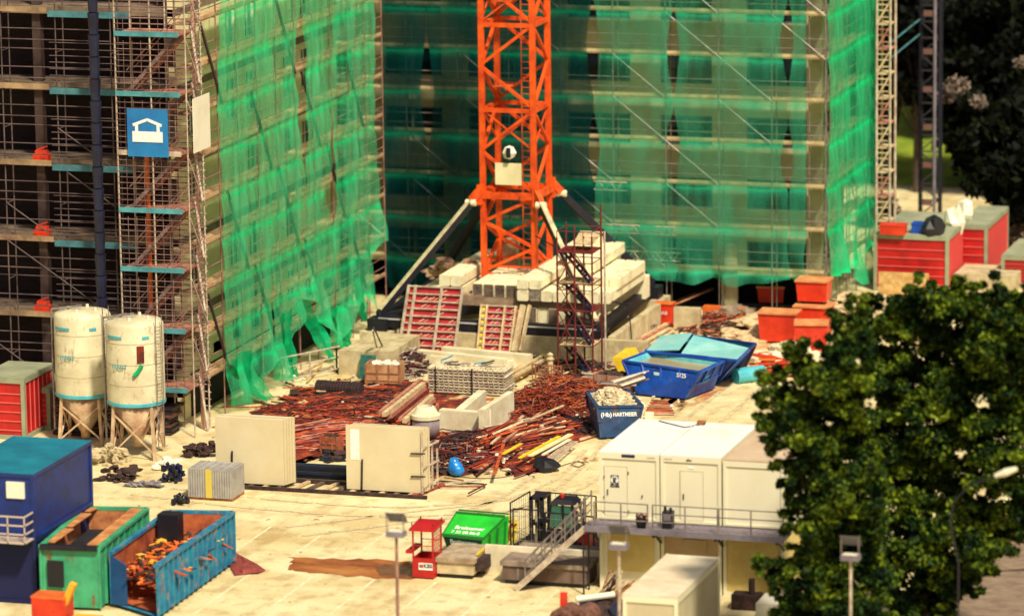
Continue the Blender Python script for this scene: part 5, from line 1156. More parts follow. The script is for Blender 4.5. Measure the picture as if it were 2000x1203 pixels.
bc = container('storage_container', 'upper blue container with a teal roof, a square window and a small landing', 'container', V((q.x-3.4, q.y, 0)), 3.4, L1, 2.58, BLUED, mat('teal_roof', (.01, .22, .30), (.008, .13, .20), .9, rough=.5), BLUED, zz0, corr=False)
MB().box(3.4-1.15, 3.4-.40, -.03, .058, 1.6, 2.25).build('window', WHITE, bc, w=False)
la = MB(); la.box(1.9, 3.35, -.9, -.02, .0, .06)
for z in (.35, .7, 1.05): la.box(1.9, 3.35, -.9, -.85, z, z+.06); la.box(3.30, 3.35, -.85, -.02, z, z+.06)
for x in (1.9, 2.6, 3.3): la.box(x, x+.05, -.9, -.85, 0, 1.05)
la.build('landing_rail', mat('faded_rail', (.50, .40, .32)), bc, w=False)
bc2 = container('storage_container', 'navy container carrying the teal-roofed blue one', 'container', V((q.x-3.4, q.y, 0)), 3.4, L1, 2.6, mat('deep_navy', (.002, .006, .06)), BLUED, mat('deep_navy', (.002, .006, .06)), 0, corr=False)
# green roll-off container with open rusty top
h = 2.5; c = [G(80, 1067, h), G(192, 1071, h), G(287, 994, h), G(168, 992, h)]
wv = c[1]-c[0]; wv.z = 0; lv_ = c[2]-c[1]; lv_.z = 0
t, T, B = skip('green container with an open rusty top and a mint front panel', c, [V((p.x, p.y, 0)) for p in c], .12, h, GREEN2, mat('rust_edge', (.55, .22, .07), (.22, .05, .02), 1.8), (0, 8), rim=.12)
MB().hexa([(*lerp(B[0], B[2], u).xy, .4) for u in (.03,)]+[(*lerp(B[1], B[3], .03).xy, .4), (*lerp(B[2], B[0], .03).xy, .4), (*lerp(B[3], B[1], .03).xy, .4)], [(*lerp(B[0], B[2], .04).xy, 1.7), (*lerp(B[1], B[3], .04).xy, 1.7), (*lerp(B[2], B[0], .04).xy, 1.7), (*lerp(B[3], B[1], .04).xy, 1.7)]).build('dark_load', mat('black_load', (.015, .012, .02), (.004, .004, .008), 1.), t)
MB().box(B[0].x+.28, B[0].x+.95, B[0].y-.12, B[0].y-.06, .95, 2.0).build('hatch', BLACK, t)
MB().bar(T[0]+V((0, -.08, .02)), T[1]+V((0, -.08, .02)), .2, .2).build('front_rail', BLACK, t)
op = MB()
for k in range(3): u = (.1, .5, .9)[k]; op.bar(lerp(T[0], T[3], u)+V((.15, 0, .03)), lerp(T[0], T[3], min(1, u+.35))+V((.3, 0, .03)), .45, .04)
a = lerp(T[0], T[3], .0); op.hexa([T[1]+V((-.6, .3, .0)), T[1]+V((-.05, .3, .0)), T[2]+V((-.05, -.2, .0)), T[2]+V((-.6, -.2, .0))], [T[1]+V((-.6, .3, .06)), T[1]+V((-.05, .3, .06)), T[2]+V((-.05, -.2, .06)), T[2]+V((-.6, -.2, .06))]); op.build('cover_board', mat('rust_board', (.62, .30, .09), (.36, .10, .03), 1.6), t)
# blue ribbed roll-off skip, load rusty
h = 2.15; c = [G(217, 1080, h), G(305, 1106, h), G(455, 1001, h), G(330, 999, h)]
RO = mat('roll_off_teal', (.015, .26, .38), (.01, .12, .26), 1.6, rough=.55, wear=(.28, .22, .17), wt=.60)
t, T, B = skip('long ribbed teal-blue roll-off skip with its doors open and a rusty load', c, [V((p.x, p.y, 0)) for p in c], .15, h, RO, mat('rust_in', (.50, .12, .03), (.20, .03, .015), 1.3), (0, 16), rim=.12, openf=True)
ld = MB()
for k in range(240):
    u, v = random.uniform(.12, .88), random.uniform(.08, .9); p = lerp(lerp(T[0], T[1], u), lerp(T[3], T[2], u), v); s = random.uniform(.06, .24); ld.bar((p.x, p.y, 1.0+random.uniform(0, .6)), (p.x+random.uniform(-.9, .9), p.y+random.uniform(-.9, .9), 1.0+random.uniform(0, .6)), s*.8, .04, mi=[0, 3, 3, 0, 2, 3, 1][k % 7]); ld.blob((p.x, p.y, 1.0+random.uniform(0, .5)), (s, s, s*.5), 7, .45, mi=random.choice([0, 0, 1, 2, 3]))
ld.build('scrap_load', [RUST2, ORG2, mat('load_yellow', (.75, .40, .03)), CLUT], t)
p = lerp(T[3], T[2], .25); MB().box(p.x-.35, p.x+.5, p.y-2.2, p.y-1.5, 1.1, 2.55).build('upright_machine', BLACK, t)
MB().hexa([B[0]+V((-.0, -.1, 0)), B[0]+V((.75, -.35, 0)), B[0]+V((.75, -.29, 0)), B[0]+V((0, -.04, 0))], [T[0]+V((0, -.1, -.05)), T[0]+V((.75, -.35, -.35)), T[0]+V((.75, -.29, -.35)), T[0]+V((0, -.04, -.05))]).build('door', mat('door_blue', (.01, .09, .26), (.008, .05, .17), 1.4), t)
# orange machine
q = G(62, 1250, 0); om = thing('site_machine', 'orange and yellow machine in front of the mint container panel', 'machine', (q.x, q.y, 0)); a = G(62, 1205, 1.0)
bx, by = a.x, a.y; MB().box(bx, bx+1.35, by, by+.9, .3, 1.75).build('engine_hood', ORED, om); MB().box(bx-.02, bx+1.37, by-.02, by+.92, 1.752, 1.84).build('hood_top', ORG2, om)
MB().bar((bx+1.1, by+.3, 1.2), (bx+1.62, by+.3, 2.35), .32, .22).build('arm', mat('machine_yellow', (.80, .40, .02)), om); MB().box(bx+1.5, bx+2.6, by-.1, by+.8, .3, 1.05).build('bucket', mat('machine_yellow', (.80, .40, .02)), om)
wb = MB(); [wb.tube((x, by-.1, .35), (x, by+.95, .35), .35, 14) for x in (bx+.4, bx+2.1)]; wb.build('wheel', RUBBER, om)
# red tarp on ground
rt_ = MB(); P = []; rim_ = [(456, 1076), (470, 1084), (486, 1092), (503, 1101), (519, 1113), (505, 1118), (490, 1119), (474, 1121), (458, 1122), (450, 1108), (452, 1090)]
for i_, (a_, b_) in enumerate(rim_): P.append(G(a_, b_, .03+random.uniform(0, .05)))
for i_, (a_, b_) in enumerate(rim_): P.append(G(a_*.55+474*.45, b_*.55+1103*.45, .12+random.uniform(-.07, .09)))
P.append(G(474, 1103, .12)); nn = len(rim_); rt_.add(P, [(i, (i+1) % nn, nn+(i+1) % nn, nn+i) for i in range(nn)]+[(nn+i, nn+(i+1) % nn, 2*nn) for i in range(nn)])
tag(rt_.build('red_tarpaulin', mat('tarp_red', (.30, .05, .035), (.16, .025, .02), 2.)), 'dull red tarpaulin spilling from the end of the roll-off skip', 'tarpaulin')
# ================================================================== WHITE CABINS
A = G(1172, 1148); DX = 2.44; DZ = 2.75; XG = A.x; YG = A.y
CWM = mat('cabin_wall', (.82, .77, .55), (.76, .70, .48), .5, rough=.5, sz=(1, 1, .3), wear=(.60, .51, .31), wt=.71)
TRI = mat('cabin_trim', (.80, .75, .52), rough=.5)
def cabin(label, x, y, z, h, wall, roof, ln=6.06, wd=DX, name='site_cabin'):
    t = thing(name, label, 'cabin', (x, y, z)); b = MB(); b.box(.05, wd-.05, .05, ln-.05, .1, h-.06); b.build('wall', wall, t, w=False); f = MB()
    for xx in (.0, wd-.13):
        for yy in (0, ln-.13): f.box(xx, xx+.13, yy, yy+.13, 0, h)
    for z_ in (0, h-.22): f.box(.13, wd-.13, 0, .09, z_, z_+.22-.05*(z_ == 0)); f.box(.13, wd-.13, ln-.09, ln, z_, z_+.2); f.box(0, .09, .13, ln-.13, z_, z_+.2); f.box(wd-.09, wd, .13, ln-.13, z_, z_+.2)
    f.build('frame', TRI, t, w=False); r = MB(); r.box(.0, wd, .0, ln, h+.002, h+.03); r.box(.0, wd, .0, .06, h+.031, h+.06); r.box(0, .05, .061, ln, h+.031, h+.055); r.box(wd-.05, wd, .061, ln, h+.031, h+.055); r.build('roof', roof, t, w=False)
    return t
SEAM = mat('door_seam', (.50, .43, .26))
def door(t, x0, x1, z0, z1, m, hx=None):
    d = MB(); d.box(x0, x1, .025, .047, z0, z1); o = d.build('door', m, t, w=False); s = MB()
    for (a, b, c, e) in ((x0-.025, x0-.003, z0, z1), (x1+.003, x1+.025, z0, z1), (x0-.025, x1+.025, z1+.003, z1+.025)): s.box(a, b, .02, .047, c, e)
    s.build('door_frame', SEAM, o, w=False); hx = hx or x0+.1
    MB().box(hx, hx+.04, -.01, .024, (z0+z1)/2-.15, (z0+z1)/2+.07).build('handle', BLACKT, o, w=False); return o
c1 = cabin('upper white cabin with a black emblem on its door, at the head of the stairs', XG, YG, DZ, 2.72, CWM, WHITE2)
door(c1, .22, 1.12, .2, 2.18, CWM)
s_ = MB(); s_.box(.92, 1.46, -.012, -.002, 2.58, 2.70); s_.build('nameplate', mat('navy_plate', (.015, .01, .06)), c1, w=False)
k0 = MB(); k0.box(.47, .79, .012, .024, 1.46, 1.84); k0.build('emblem', BLACKT, c1, w=False)
rg = MB(); n = 22
for k in range(n): t0, t1 = 2*math.pi*k/n, 2*math.pi*(k+1)/n; rg.bar((.63+.145*math.cos(t0), .008, 1.64+.15*math.sin(t0)), (.63+.145*math.cos(t1), .008, 1.64+.15*math.sin(t1)), .008, .035, up=(0, 1, 0))
rg = MB(); rg.prism([(.63+.152*math.cos(-2*math.pi*k/26), .004, 1.65+.165*math.sin(-2*math.pi*k/26)) for k in range(26)], (0, .007, 0)); rg.build('disc', WHITET, c1, w=False)
lettering('K', .22, (XG+.635, YG-.004, DZ+1.60), FRONT, BLACKT, c1, bold=.014)
cr = MB(); [cr.prism([(.63+d*.05-.03, -.006, 1.71), (.63+d*.05+.03, -.006, 1.71), (.63+d*.05, -.006, 1.785)], (0, .008, 0)) for d in (-1, 0, 1)]; cr.build('crown_mark', BLACKT, c1, w=False)
lettering('KRAISS', .12, (XG+.63, YG+.02, DZ+1.39), FRONT, BLACKT, c1, bold=.006)
for (x, z) in ((.18, .9), (.18, 1.7), (1.16, 1.9), (1.16, .35), (1.72, 1.0)): MB().box(x, x+.035, .0, .045, z, z+.10).build('hinge', BLACKT, c1, w=False)
lettering('CONTEX', .08, (XG+2.1, YG-.002, DZ+2.60), FRONT, GREYP, c1)
MB().box(.06, .2, .0, .044, .35, .39).build('grille', BLACKT, c1, w=False)
MB().box(-.05, -.002, .2, .35, 2.35, 2.5).build('junction_box', TEALD, c1, w=False)
c2 = cabin('upper white cabin with a plain door, between the emblem cabin and the tan-roofed one', XG+DX+.05, YG, DZ, 2.72, CWM, WHITE2)
door(c2, .80, 1.70, .2, 2.15, CWM)
lettering('alho', .13, (XG+DX+.05+1.15, YG-.002, DZ+2.60), FRONT, BLACKT, c2, bold=.004)
lettering('CONTEX', .08, (XG+DX+.05+.3, YG-.002, DZ+2.60), FRONT, GREYP, c2)
MB().box(1.1, 1.35, .03, .044, 2.26, 2.34).build('number_plate', WHITE2, c2, w=False)
MB().path([(.3, 5.7, 2.76), (-.3, 4.9, 2.77), (-.9, 5.3, 2.77), (-1.6, 5.8, 2.77)], .025, 4).build('roof_cable', BLACK, c2, w=False)
MB().box(.05, .35, 5.5, 5.8, 2.76, 2.9).build('roof_junction', WOODB, c2, w=False)
c3 = cabin('upper white cabin with roof shade painted tan, half behind the tree leaves', XG+2*DX+.12, YG, DZ, 2.66, CWM, mat('roof_shade_tan', (.62, .48, .32), (.50, .36, .22), .6))  # roof tan puts the neighbouring cabin's shaded side into the colour
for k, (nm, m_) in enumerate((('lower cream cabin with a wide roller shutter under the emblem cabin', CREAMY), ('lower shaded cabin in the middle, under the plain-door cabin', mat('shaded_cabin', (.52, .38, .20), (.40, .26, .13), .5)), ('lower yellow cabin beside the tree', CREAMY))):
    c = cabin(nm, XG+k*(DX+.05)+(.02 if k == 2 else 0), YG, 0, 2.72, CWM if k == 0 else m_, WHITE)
    if k != 1:
        sh = MB(); sh.box(.32, 2.2, .0, .046, .75, 2.35); so_ = sh.build('roller_shutter', m_, c, w=False); sl_ = MB()
        for q in range(20): sl_.box(.34, 2.18, -.012, -.001, .77+q*.078, .81+q*.078)
        sl_.build('slat', m_, so_, w=False); MB().box(.25, 2.27, -.06, .045, 2.352, 2.53).build('shutter_box', WHITE, c, w=False)
    else: door(c, .9, 1.8, .2, 2.15, m_)
# walkway
WD = thing('walkway', 'grey grated walkway with railings in front of the upper cabins', 'walkway', (XG, YG, DZ)); LX = 7.75; WY = 1.25
MB().box(-.25, LX, -WY, -.03, -.10, .02).build('deck', GRAT, WD, w=False)
MB().box(-.25, LX, -WY-.06, -WY-.002, -.16, .08).build('edge_beam', GREYP, WD, w=False)
for k, x in enumerate((-.1, 2.46, 4.95, 7.4)):
    b = MB(); b.box(x, x+.1, -WY, -.05, -.26, -.102); b.bar((x+.05, -.05, -.75), (x+.05, -WY+.3, -.2), .08); b.build('bracket', BLACK, WD, w=False)
for x0, x1 in ((0.15, 2.3), (2.5, 5.1), (5.15, 7.7)):
    n = 2
    for k in range(n+1): x = x0+(x1-x0)*k/n; MB().box(x-.025, x+.025, -WY-.04, -WY+.01, .08, 1.05).build('rail_post', GALV, WD, w=False)
    for z in (.38, .70, 1.05): MB().box(x0, x1, -WY-.035, -WY+.005, z-.02, z+.02).build('rail', GALV, WD, w=False)
# stairs
p = G(985, 1172); top = V((XG-.25, YG-WY+.05, DZ)); st = thing('steel_staircase', 'straight steel staircase rising from the parking ground to the walkway', 'staircase', (p.x, top.y, 0))
x0, x1 = p.x, top.x; W_ = .95
for y in (top.y-.0, top.y+W_):
    MB().bar((x0, y, .05), (x1, y, DZ-.05), .06, .24).build('stringer', STEELP if y == top.y else GALV, st)
    rl = MB(); nseg = 6
    for k in range(nseg+1): u = k/nseg; rl.tube((x0+.4+(x1-x0-.4)*u, y, .1+DZ*u+.12), (x0+.4+(x1-x0-.4)*u, y, .25+DZ*u+1.), .03, 6)
    for h in (.5, .8, 1.1): rl.tube((x0+.4, y, .15+h), (x1, y, DZ+h), .028, 6)
    rl.tube((x0+.1, y, .45), (x0+.1, y, .9), .028, 6); rl.build('handrail', GALV, st)
for k in range(13): u = (k+1)/14; MB().box(x0+(x1-x0)*u-.13, x0+(x1-x0)*u+.13, top.y+.04, top.y+W_-.04, DZ*u-.03, DZ*u).build('tread', GRAT, st)
lg_ = MB(); [lg_.bar((x1-.1, y, 0), (x1-.1, y, DZ-.1), .06) for y in (top.y+.1, top.y+W_-.1)]; lg_.build('support_leg', BLACK, st)
q = V((XG+1.95, YG-.9, DZ+.02)); pt = thing('plant_pot', 'black pot with red flowers on the walkway', 'plant pot', q); MB().lathe([(.17, 0), (.24, .34), (.20, .34), (.19, .3)], (0, 0), 14).build('pot', BLACK, pt, w=False)
fw = MB(); [fw.blob((random.uniform(-.18, .18), random.uniform(-.15, .15), .36+random.uniform(0, .16)), .05, 5, .3, mi=random.choice([0, 1, 1])) for k in range(26)]; fw.build('flowers', [GREENP, REDD], pt, w=False)
q = V((XG+2.95, YG-.6, DZ+.02)); bn = MB(); bn.box(q.x-.2, q.x+.2, q.y-.2, q.y+.2, q.z, q.z+.66); bn.box(q.x-.14, q.x+.16, q.y-.21, q.y-.202, q.z+.3, q.z+.55, 1); bn.tube((q.x-.12, q.y, q.z+.66), (q.x-.12, q.y, q.z+.84), .06); bn.tube((q.x+.1, q.y, q.z+.66), (q.x+.1, q.y, q.z+.80), .06)
tag(bn.build('standing_box', [BLACK, GREYP]), 'tall black box with a grey face on the walkway before the plain-door cabin', 'box')
# small white container in front
h = 2.6; q = G(1216, 1163, h); q2 = G(1322, 1171, h); q3 = G(1402, 1090, h)
cabin('single cream-white box cabin standing on the parking ground in front of the stack', q.x, q.y, 0, h, mat('box_cabin', (.60, .54, .34), (.50, .43, .26), .5), mat('box_roof', (.78, .72, .52), (.62, .50, .32), .6), ln=q3.y-q2.y, wd=q2.x-q.x)
q = G(1476, 1180, .9); tag(MB().box(q.x, q.x+1.7, q.y, q.y+1.6, 0, .95).build('white_chest', WHITE), 'low white chest under the tree beside the yellow cabin', 'chest')
q = G(1428, 1190); b = MB(); b.box(q.x, q.x+1.1, q.y, q.y+.7, 0, .6); b.tube((q.x+.75, q.y+.3, .6), (q.x+.75, q.y+.3, 1.2), .13); tag(b.build('dark_cart', CLUT), 'dark cart with an upright reddish can beside the white chest', 'cart')
# ================================================================== YARD FRONT ROW
# concrete housings
def hous(label, bl, brt, pyt, ln, m, lidm):
    p = G(*bl); q = G(*brt); z = HZ(pyt, p.x, p.y); t = thing('concrete_block', label, 'concrete block', (p.x, p.y, 0)); w_ = q.x-p.x
    MB().box(.08, w_-.08, .08, ln-.08, .18, z-.18).build('body', m, t, w=False); MB().box(0, w_, 0, ln, z-.18, z).build('lid_slab', lidm, t, w=False); MB().box(.16, w_-.16, .16, ln-.16, 0, .178).build('plinth', BLACK, t, w=False); return t, p, q, z
t, p, q, z = hous('stained concrete block with an overhanging lid beside the red cage', (849, 1128), (926, 1134), 1088, 2.5, CONC, mat('lid_c', (.50, .40, .26), (.26, .18, .11), 2., bump=.3))
MB().box(q.x-p.x-.07, q.x-p.x+.02, .5, 1.9, .9, .98).build('yellow_ledge', YEL, t, w=False); MB().box(q.x-p.x-.06, q.x-p.x+.3, .3, 2.3, .3, .8).build('dark_recess', CLUT, t, w=False)
hous('long dark stained concrete block beneath the stairs', (977, 1140), (1150, 1150), 1095, 3.2, mat('dark_stained_front', (.20, .13, .09), (.05, .03, .03), 1.4, bump=.4, sz=(1, 1, .3)), mat('lid_d', (.34, .26, .19), (.16, .11, .08), 2., bump=.3))
a = G(948, 1122); b_ = G(1168, 1082); tag(MB().box(G(948, 1118).x, XG-.3, YG+1.2, YG+1.4, 0, 1.15).build('low_wall', CONCB), 'pale low wall between the concrete blocks and the forklift', 'wall')
# red KBS cage
p = G(806, 1129); q = G(848, 1131); zt = HZ(1030, p.x, p.y); kc = thing('work_cage', 'red crane work cage with a flat roof and a white company sign', 'work cage', (p.x, p.y, 0)); w_ = q.x-p.x; d = 1.15
MB().box(0, w_, 0, d, .05, .10).build('floor', RED, kc, w=False)
b = MB(); b.box(0, w_, 0, .04, .1, .85); b.box(0, .04, .041, d-.041, .1, .85); b.box(w_-.04, w_, .041, d-.041, .1, .85); b.box(0, w_, d-.04, d, .1, .85); b.build('side_panel', RED, kc, w=False)
MB().box(.05, w_-.05, .05, d-.05, .101, .13).build('inner_floor', CLUT, kc, w=False)
for x in (.03, w_-.03):
    for y in (.03, d-.03): MB().bar((x, y, .85), (x, y, zt-.05), .06).build('post', RED, kc, w=False)
r = MB(); r.hexa([(-.1, -.1, zt-.12), (w_+.1, -.1, zt-.12), (w_+.1, d+.1, zt), (-.1, d+.1, zt)], [(-.1, -.1, zt-.04), (w_+.1, -.1, zt-.04), (w_+.1, d+.1, zt+.08), (-.1, d+.1, zt+.08)]); r.build('roof', RED, kc, w=False)
r = MB(); r.bar((.03, .03, 1.35), (w_, .03, 1.35), .03); r.bar((.03, d, 1.35), (w_, d, 1.35), .03); r.bar((-.12, -.1, 1.1), (-.12, d, 1.1), .25, .12); r.build('rail', RED, kc, w=False)
gm = MB(); [gm.bar((w_, .05+k*.1, .85), (w_, .05+k*.1, zt-.1), .012) for k in range(11)]; [gm.bar((w_, .03, .9+k*.15), (w_, d, .9+k*.15), .012) for k in range(10)]; gm.build('mesh', RED, kc, w=False)
gm = MB(); [gm.box(x-.02, x+.02, y-.02, y+.02, zt+.08, zt+.2) for x in (0, w_) for y in (0, d)]; gm.build('lifting_lug', REDD, kc, w=False)
MB().box(w_*.3, w_*.96, -.02, -.003, .38, .66).build('sign', WHITE2, kc, w=False); lettering('KBS', .22, (p.x+w_*.74, p.y-.022, .54), FRONT, BLACKT, kc, bold=.006)
lg_ = MB(); lg_.box(w_*.34, w_*.42, -.026, -.021, .47, .54, 0); lg_.box(w_*.43, w_*.51, -.026, -.021, .47, .6, 1); lg_.box(w_*.34, w_*.42, -.026, -.021, .55, .6, 1); lg_.build('emblem', [BLACKT, RED], kc, w=False)
# green skip with lid
gs = [G(866, 1062, .4), G(944, 1066, .4)]
zr = 1.65; zf = 1.05
F0, F1 = G(864, 1044, zf), G(943, 1052, zf); R0, R1 = G(896, 1000, zr), G(994, 1008, zr)
f0, f1 = V((F0.x+.25, F0.y+.15, .15)), V((F1.x-.1, F1.y+.15, .15)); r0 = V((R0.x, R0.y, .15)); r1 = V((R1.x-.1, R1.y, .15))
t = thing('lidded_skip', 'bright green skip with a sloping lid and white company lettering', 'skip', (F0.x, F0.y, 0))
M0, M1 = lerp(F0, R0, .84), lerp(F1, R1, .84); M0.z = M1.z = zr+.02
b = MB(); b.add([f0, f1, r1, r0, F0, F1, R1, R0], [(3, 2, 1, 0), (0, 1, 5, 4), (1, 2, 6, 5), (2, 3, 7, 6), (3, 0, 4, 7)]); b.build('body', GREEN, t)
l = MB(); l.add([F0, F1, M1, M0, R1, R0], [(0, 1, 2, 3), (3, 2, 4, 5), (1, 4, 2), (0, 3, 5)]); l.build('lid', GREEN, t)
e_ = MB(); e_.bar(F0, F1, .1, .12); e_.bar(M0+V((0, 0, .04)), M1+V((0, 0, .04)), .08, .08); e_.bar(F1, M1, .05, .06); e_.bar(F0, M0, .05, .06); e_.bar(R0+V((0, 0, .1)), R1+V((0, 0, .1)), .06, .06); e_.build('edge', mat('dark_green', (.01, .18, .02)), t)
face_text('Breitsamer', F0, F1, M0, M1, .52, .36, .29, WHITET, t, .004, 1.0, out=.03); face_text('7 35 08 86-0', F0, F1, M0, M1, .50, .16, .24, WHITET, t, .003, 1.0, out=.03)
fp = MB(); fa = [lerp(lerp(f0, f1, u), lerp(F0, F1, u), v)+V((0, -.04, 0)) for u, v in ((.03, .05), (.97, .05), (.97, .93), (.03, .93))]; fp.prism(fa, (0, .03, 0)); fp.build('front_shade_sheet', mat('front_shade_green', (.006, .035, .018)), t)  # dark sheet over the body front, its shade put into the colour
face_text('Breitsamer', f0, f1, F0, F1, .52, .76, .27, mat('pale_green_lettering', (.45, .60, .45)), t, .002, 1., out=.08); face_text('7 35 08 86-0', f0, f1, F0, F1, .52, .42, .24, mat('pale_green_lettering', (.45, .60, .45)), t, .002, 1., out=.08)
r = MB(); [r.bar(lerp(f1, r1, u)+V((.03, 0, 0)), lerp(F1, R1, u)+V((.03, 0, -.05)), .07) for u in (.25, .55, .85)]; r.build('rib', mat('dark_green', (.01, .18, .02)), t)
# yellow barrier boards
q = G(976, 1072); yb_ = MB(); o = q
for k in range(3): yb_.bar((o.x+k*.22, o.y, .0), (o.x+.32+k*.16, o.y+.25, 1.35-.15*k), .18, .06, mi=k % 2)
for z in (.4, .8, 1.15): yb_.bar((o.x-.05, o.y-.05, z), (o.x+.75, o.y+.1, z+.05), .05, .12)
tag(yb_.build('striped_barrier', [YEL, ORG2]), 'yellow and orange barrier boards leaning between the green skip and the mesh fence', 'barrier')
# mesh fence
def mfence(label, a, b, h=2.0):
    t = thing('mesh_fence', label, 'fence', (a.x, a.y, 0), 0, 'mesh fence panels round the forklift'); f = MB(); 
    for p in (a, b): f.tube(p, p+V((0, 0, h)), .035, 6)
    for z in (.15, h): f.tube(a+V((0, 0, z)), b+V((0, 0, z)), .03, 6)
    f.build('frame', BLACK, t); m_ = MB(); L = (b-a).length; n = int(L/.22)
    for k in range(1, n): p = lerp(a, b, k/n); m_.tube(p+V((0, 0, .15)), p+V((0, 0, h)), .009, 4)
    for z in (.6, 1.1, 1.6): m_.tube(a+V((0, 0, z)), b+V((0, 0, z)), .009, 4)
    m_.build('wire_mesh', GALV, t); ft = MB(); [ft.box(p.x-.15, p.x+.15, p.y-.35, p.y+.35, 0, .14) for p in (a, b)]; ft.build('foot', CONCD, t)
g = [G(x, y) for x, y in ((998, 1075), (1036, 1052), (1047, 1052), (1165, 1062), (1165, 1085))]
mfence('mesh fence panel beside the green skip', g[0], g[1]); mfence('mesh fence panel behind the forklift', g[2], g[3]); mfence('mesh fence panel in front of the forklift wheels', G(1003, 1082), G(1062, 1086), 1.9)
mfence('mesh fence panel behind the staircase railing', G(1066, 1087), G(1160, 1096), 1.85)
# forklift (faces left)
q = G(1030, 1080); fk = thing('forklift', 'black forklift truck with twin masts and an orange beacon behind the mesh fence', 'forklift', (q.x+.55, q.y, 0))
def fb(n, m, f, par=None): b = MB(); f(b); return b.build(n, m, par or fk, w=False)
fb('mast', BLACK, lambda b: [b.box(x, x+.14, y, y+.16, .1, 2.35) for x in (-.45, .02) for y in (-.05, .95)]+[b.box(-.42, .15, -.05, 1.1, z, z+.1) for z in (.3, 1.2, 2.25)])
fb('lift_cylinder', STEELP, lambda b: [b.tube((x, .1+y, .2), (x, .1+y, 2.1), .05, 8) for x in (-.22,) for y in (.1, .7)])
fb('fork', BLACK, lambda b: [b.box(-1.2, -.4, y, y+.12, .08, .14) for y in (.2, .75)])
fb('chassis', BLACK, lambda b: [b.box(.2, 1.75, .02, 1.05, .3, .85), b.hexa([(.9, .0, .85), (1.85, .0, .85), (1.85, 1.08, .85), (.9, 1.08, .85)], [(1.0, .05, 1.15), (1.8, .05, 1.1), (1.8, 1.03, 1.1), (1.0, 1.03, 1.15)])])
fb('counterweight', ORED, lambda b: b.hexa([(1.5, -.05, .25), (2.1, -.05, .25), (2.1, 1.1, .25), (1.5, 1.1, .25)], [(1.7, -.02, .95), (2.0, -.02, 1.0), (2.0, 1.08, 1.0), (1.7, 1.08, .95)]))
cbn = fb('cab_frame', BLACK, lambda b: [b.bar(p, q, .09) for p, q in (((.3, .05, .85), (.45, .05, 2.1)), ((.3, 1.02, .85), (.45, 1.02, 2.1)), ((1.55, .05, 1.1), (1.35, .05, 2.1)), ((1.55, 1.02, 1.1), (1.35, 1.02, 2.1)), ((1., .05, .85), (.95, .05, 2.1)))]+[b.hexa([(.38, 0, 2.1), (1.45, 0, 2.1), (1.45, 1.07, 2.1), (.38, 1.07, 2.1)], [(.55, .1, 2.28), (1.3, .1, 2.28), (1.3, .97, 2.28), (.55, .97, 2.28)])])
fb('window', GGLASS, lambda b: [b.box(.45, 1.42, .06, .075, 1.15, 2.05), b.bar((.36, .1, 1.5), (.36, .97, 1.5), .02, 1.0)])
fb('seat', CLUT, lambda b: [b.box(.85, 1.35, .3, .8, .86, 1.1), b.box(1.25, 1.38, .3, .8, 1.11, 1.7)])
bc_ = fb('beacon', ORED, lambda b: b.lathe([(.08, 2.29), (.09, 2.42), (.05, 2.48)], (.8, .5), 10))
fb('exhaust', BLACK, lambda b: b.tube((1.62, .9, 1.1), (1.62, .9, 2.2), .06, 8))
for (x, y) in ((.45, .0), (.45, 1.02), (1.6, 0.0), (1.6, 1.02)):
    wl_ = fb('wheel', RUBBER, lambda b: b.tube((x, y-.1, .3), (x, y+.1, .3), .3, 16)); fb('rim', ORED, lambda b: b.tube((x, y-.115, .3), (x, y-.102, .3), .15, 12), wl_)
p = G(1120, 1080); tag(MB().box(p.x+.2, p.x+1.3, p.y, p.y+.8, 0, .35).build('purple_crate', mat('dull_purple', (.25, .12, .16), (.12, .05, .08), 3.)), 'low dull purple crate behind the staircase', 'crate')
# sticks bundles + foreground clutter
for (px, py, n, lab) in ((1185, 1165, 26, 'bundle of brown and pale sticks leaning at the corner of the shutter cabin'),):
    q = G(px, py); b = MB()
    for k in range(n): a_ = V((q.x+random.uniform(-.4, .4), q.y+random.uniform(-.4, .4), .02)); b.bar(a_, a_+V((random.uniform(.1, .7), random.uniform(-.2, .5), random.uniform(.4, 1.0))), .05, mi=k % 3)
    tag(b.build('stick_bundle', [WOODB, WOODP, CLUT]), lab, 'sticks')
q = G(1100, 1200, .5); tag(MB().box(q.x-.12, q.x+.12, q.y, q.y+.2, .5, 1.35).build('red_post', ORED), 'short red post above the round brown rolls', 'post')
for k, (px, m_) in enumerate(((1092, 'first'), (1128, 'second'))):
    q = G(px, 1210, .45); t_ = MB(); t_.tube((q.x, q.y, .45), (q.x+.2, q.y+1.2, .45), .42, 16); t_.tube((q.x-.01, q.y-.02, .45), (q.x, q.y-.001, .45), .2, 12, mi=1)
    tag(t_.build('mat_roll', [mat('brown_roll', (.22, .10, .06), (.08, .03, .025), 4.), CLUT]), 'brown roll of matting on the ground, %s' % ('under the red post' if k else 'away from the white tube'), 'roll')
a, b_ = G(1125, 1170, .8), G(1200, 1160, .9); tag(MB().tube(a, b_, .12, 10).build('white_tube', WHITE), 'white tube lying across dark bags beside the small box cabin', 'tube')
b = MB(); [b.blob((G(random.uniform(1145, 1210), random.uniform(1190, 1230)).x, G(1175, random.uniform(1190, 1225)).y, .35), (.4, .4, .4), 7, .3, mi=k % 2) for k in range(12)]
tag(b.build('bag_pile', [CLUT, NAVY]), 'pile of dark bags in front of the small box cabin', 'bags')
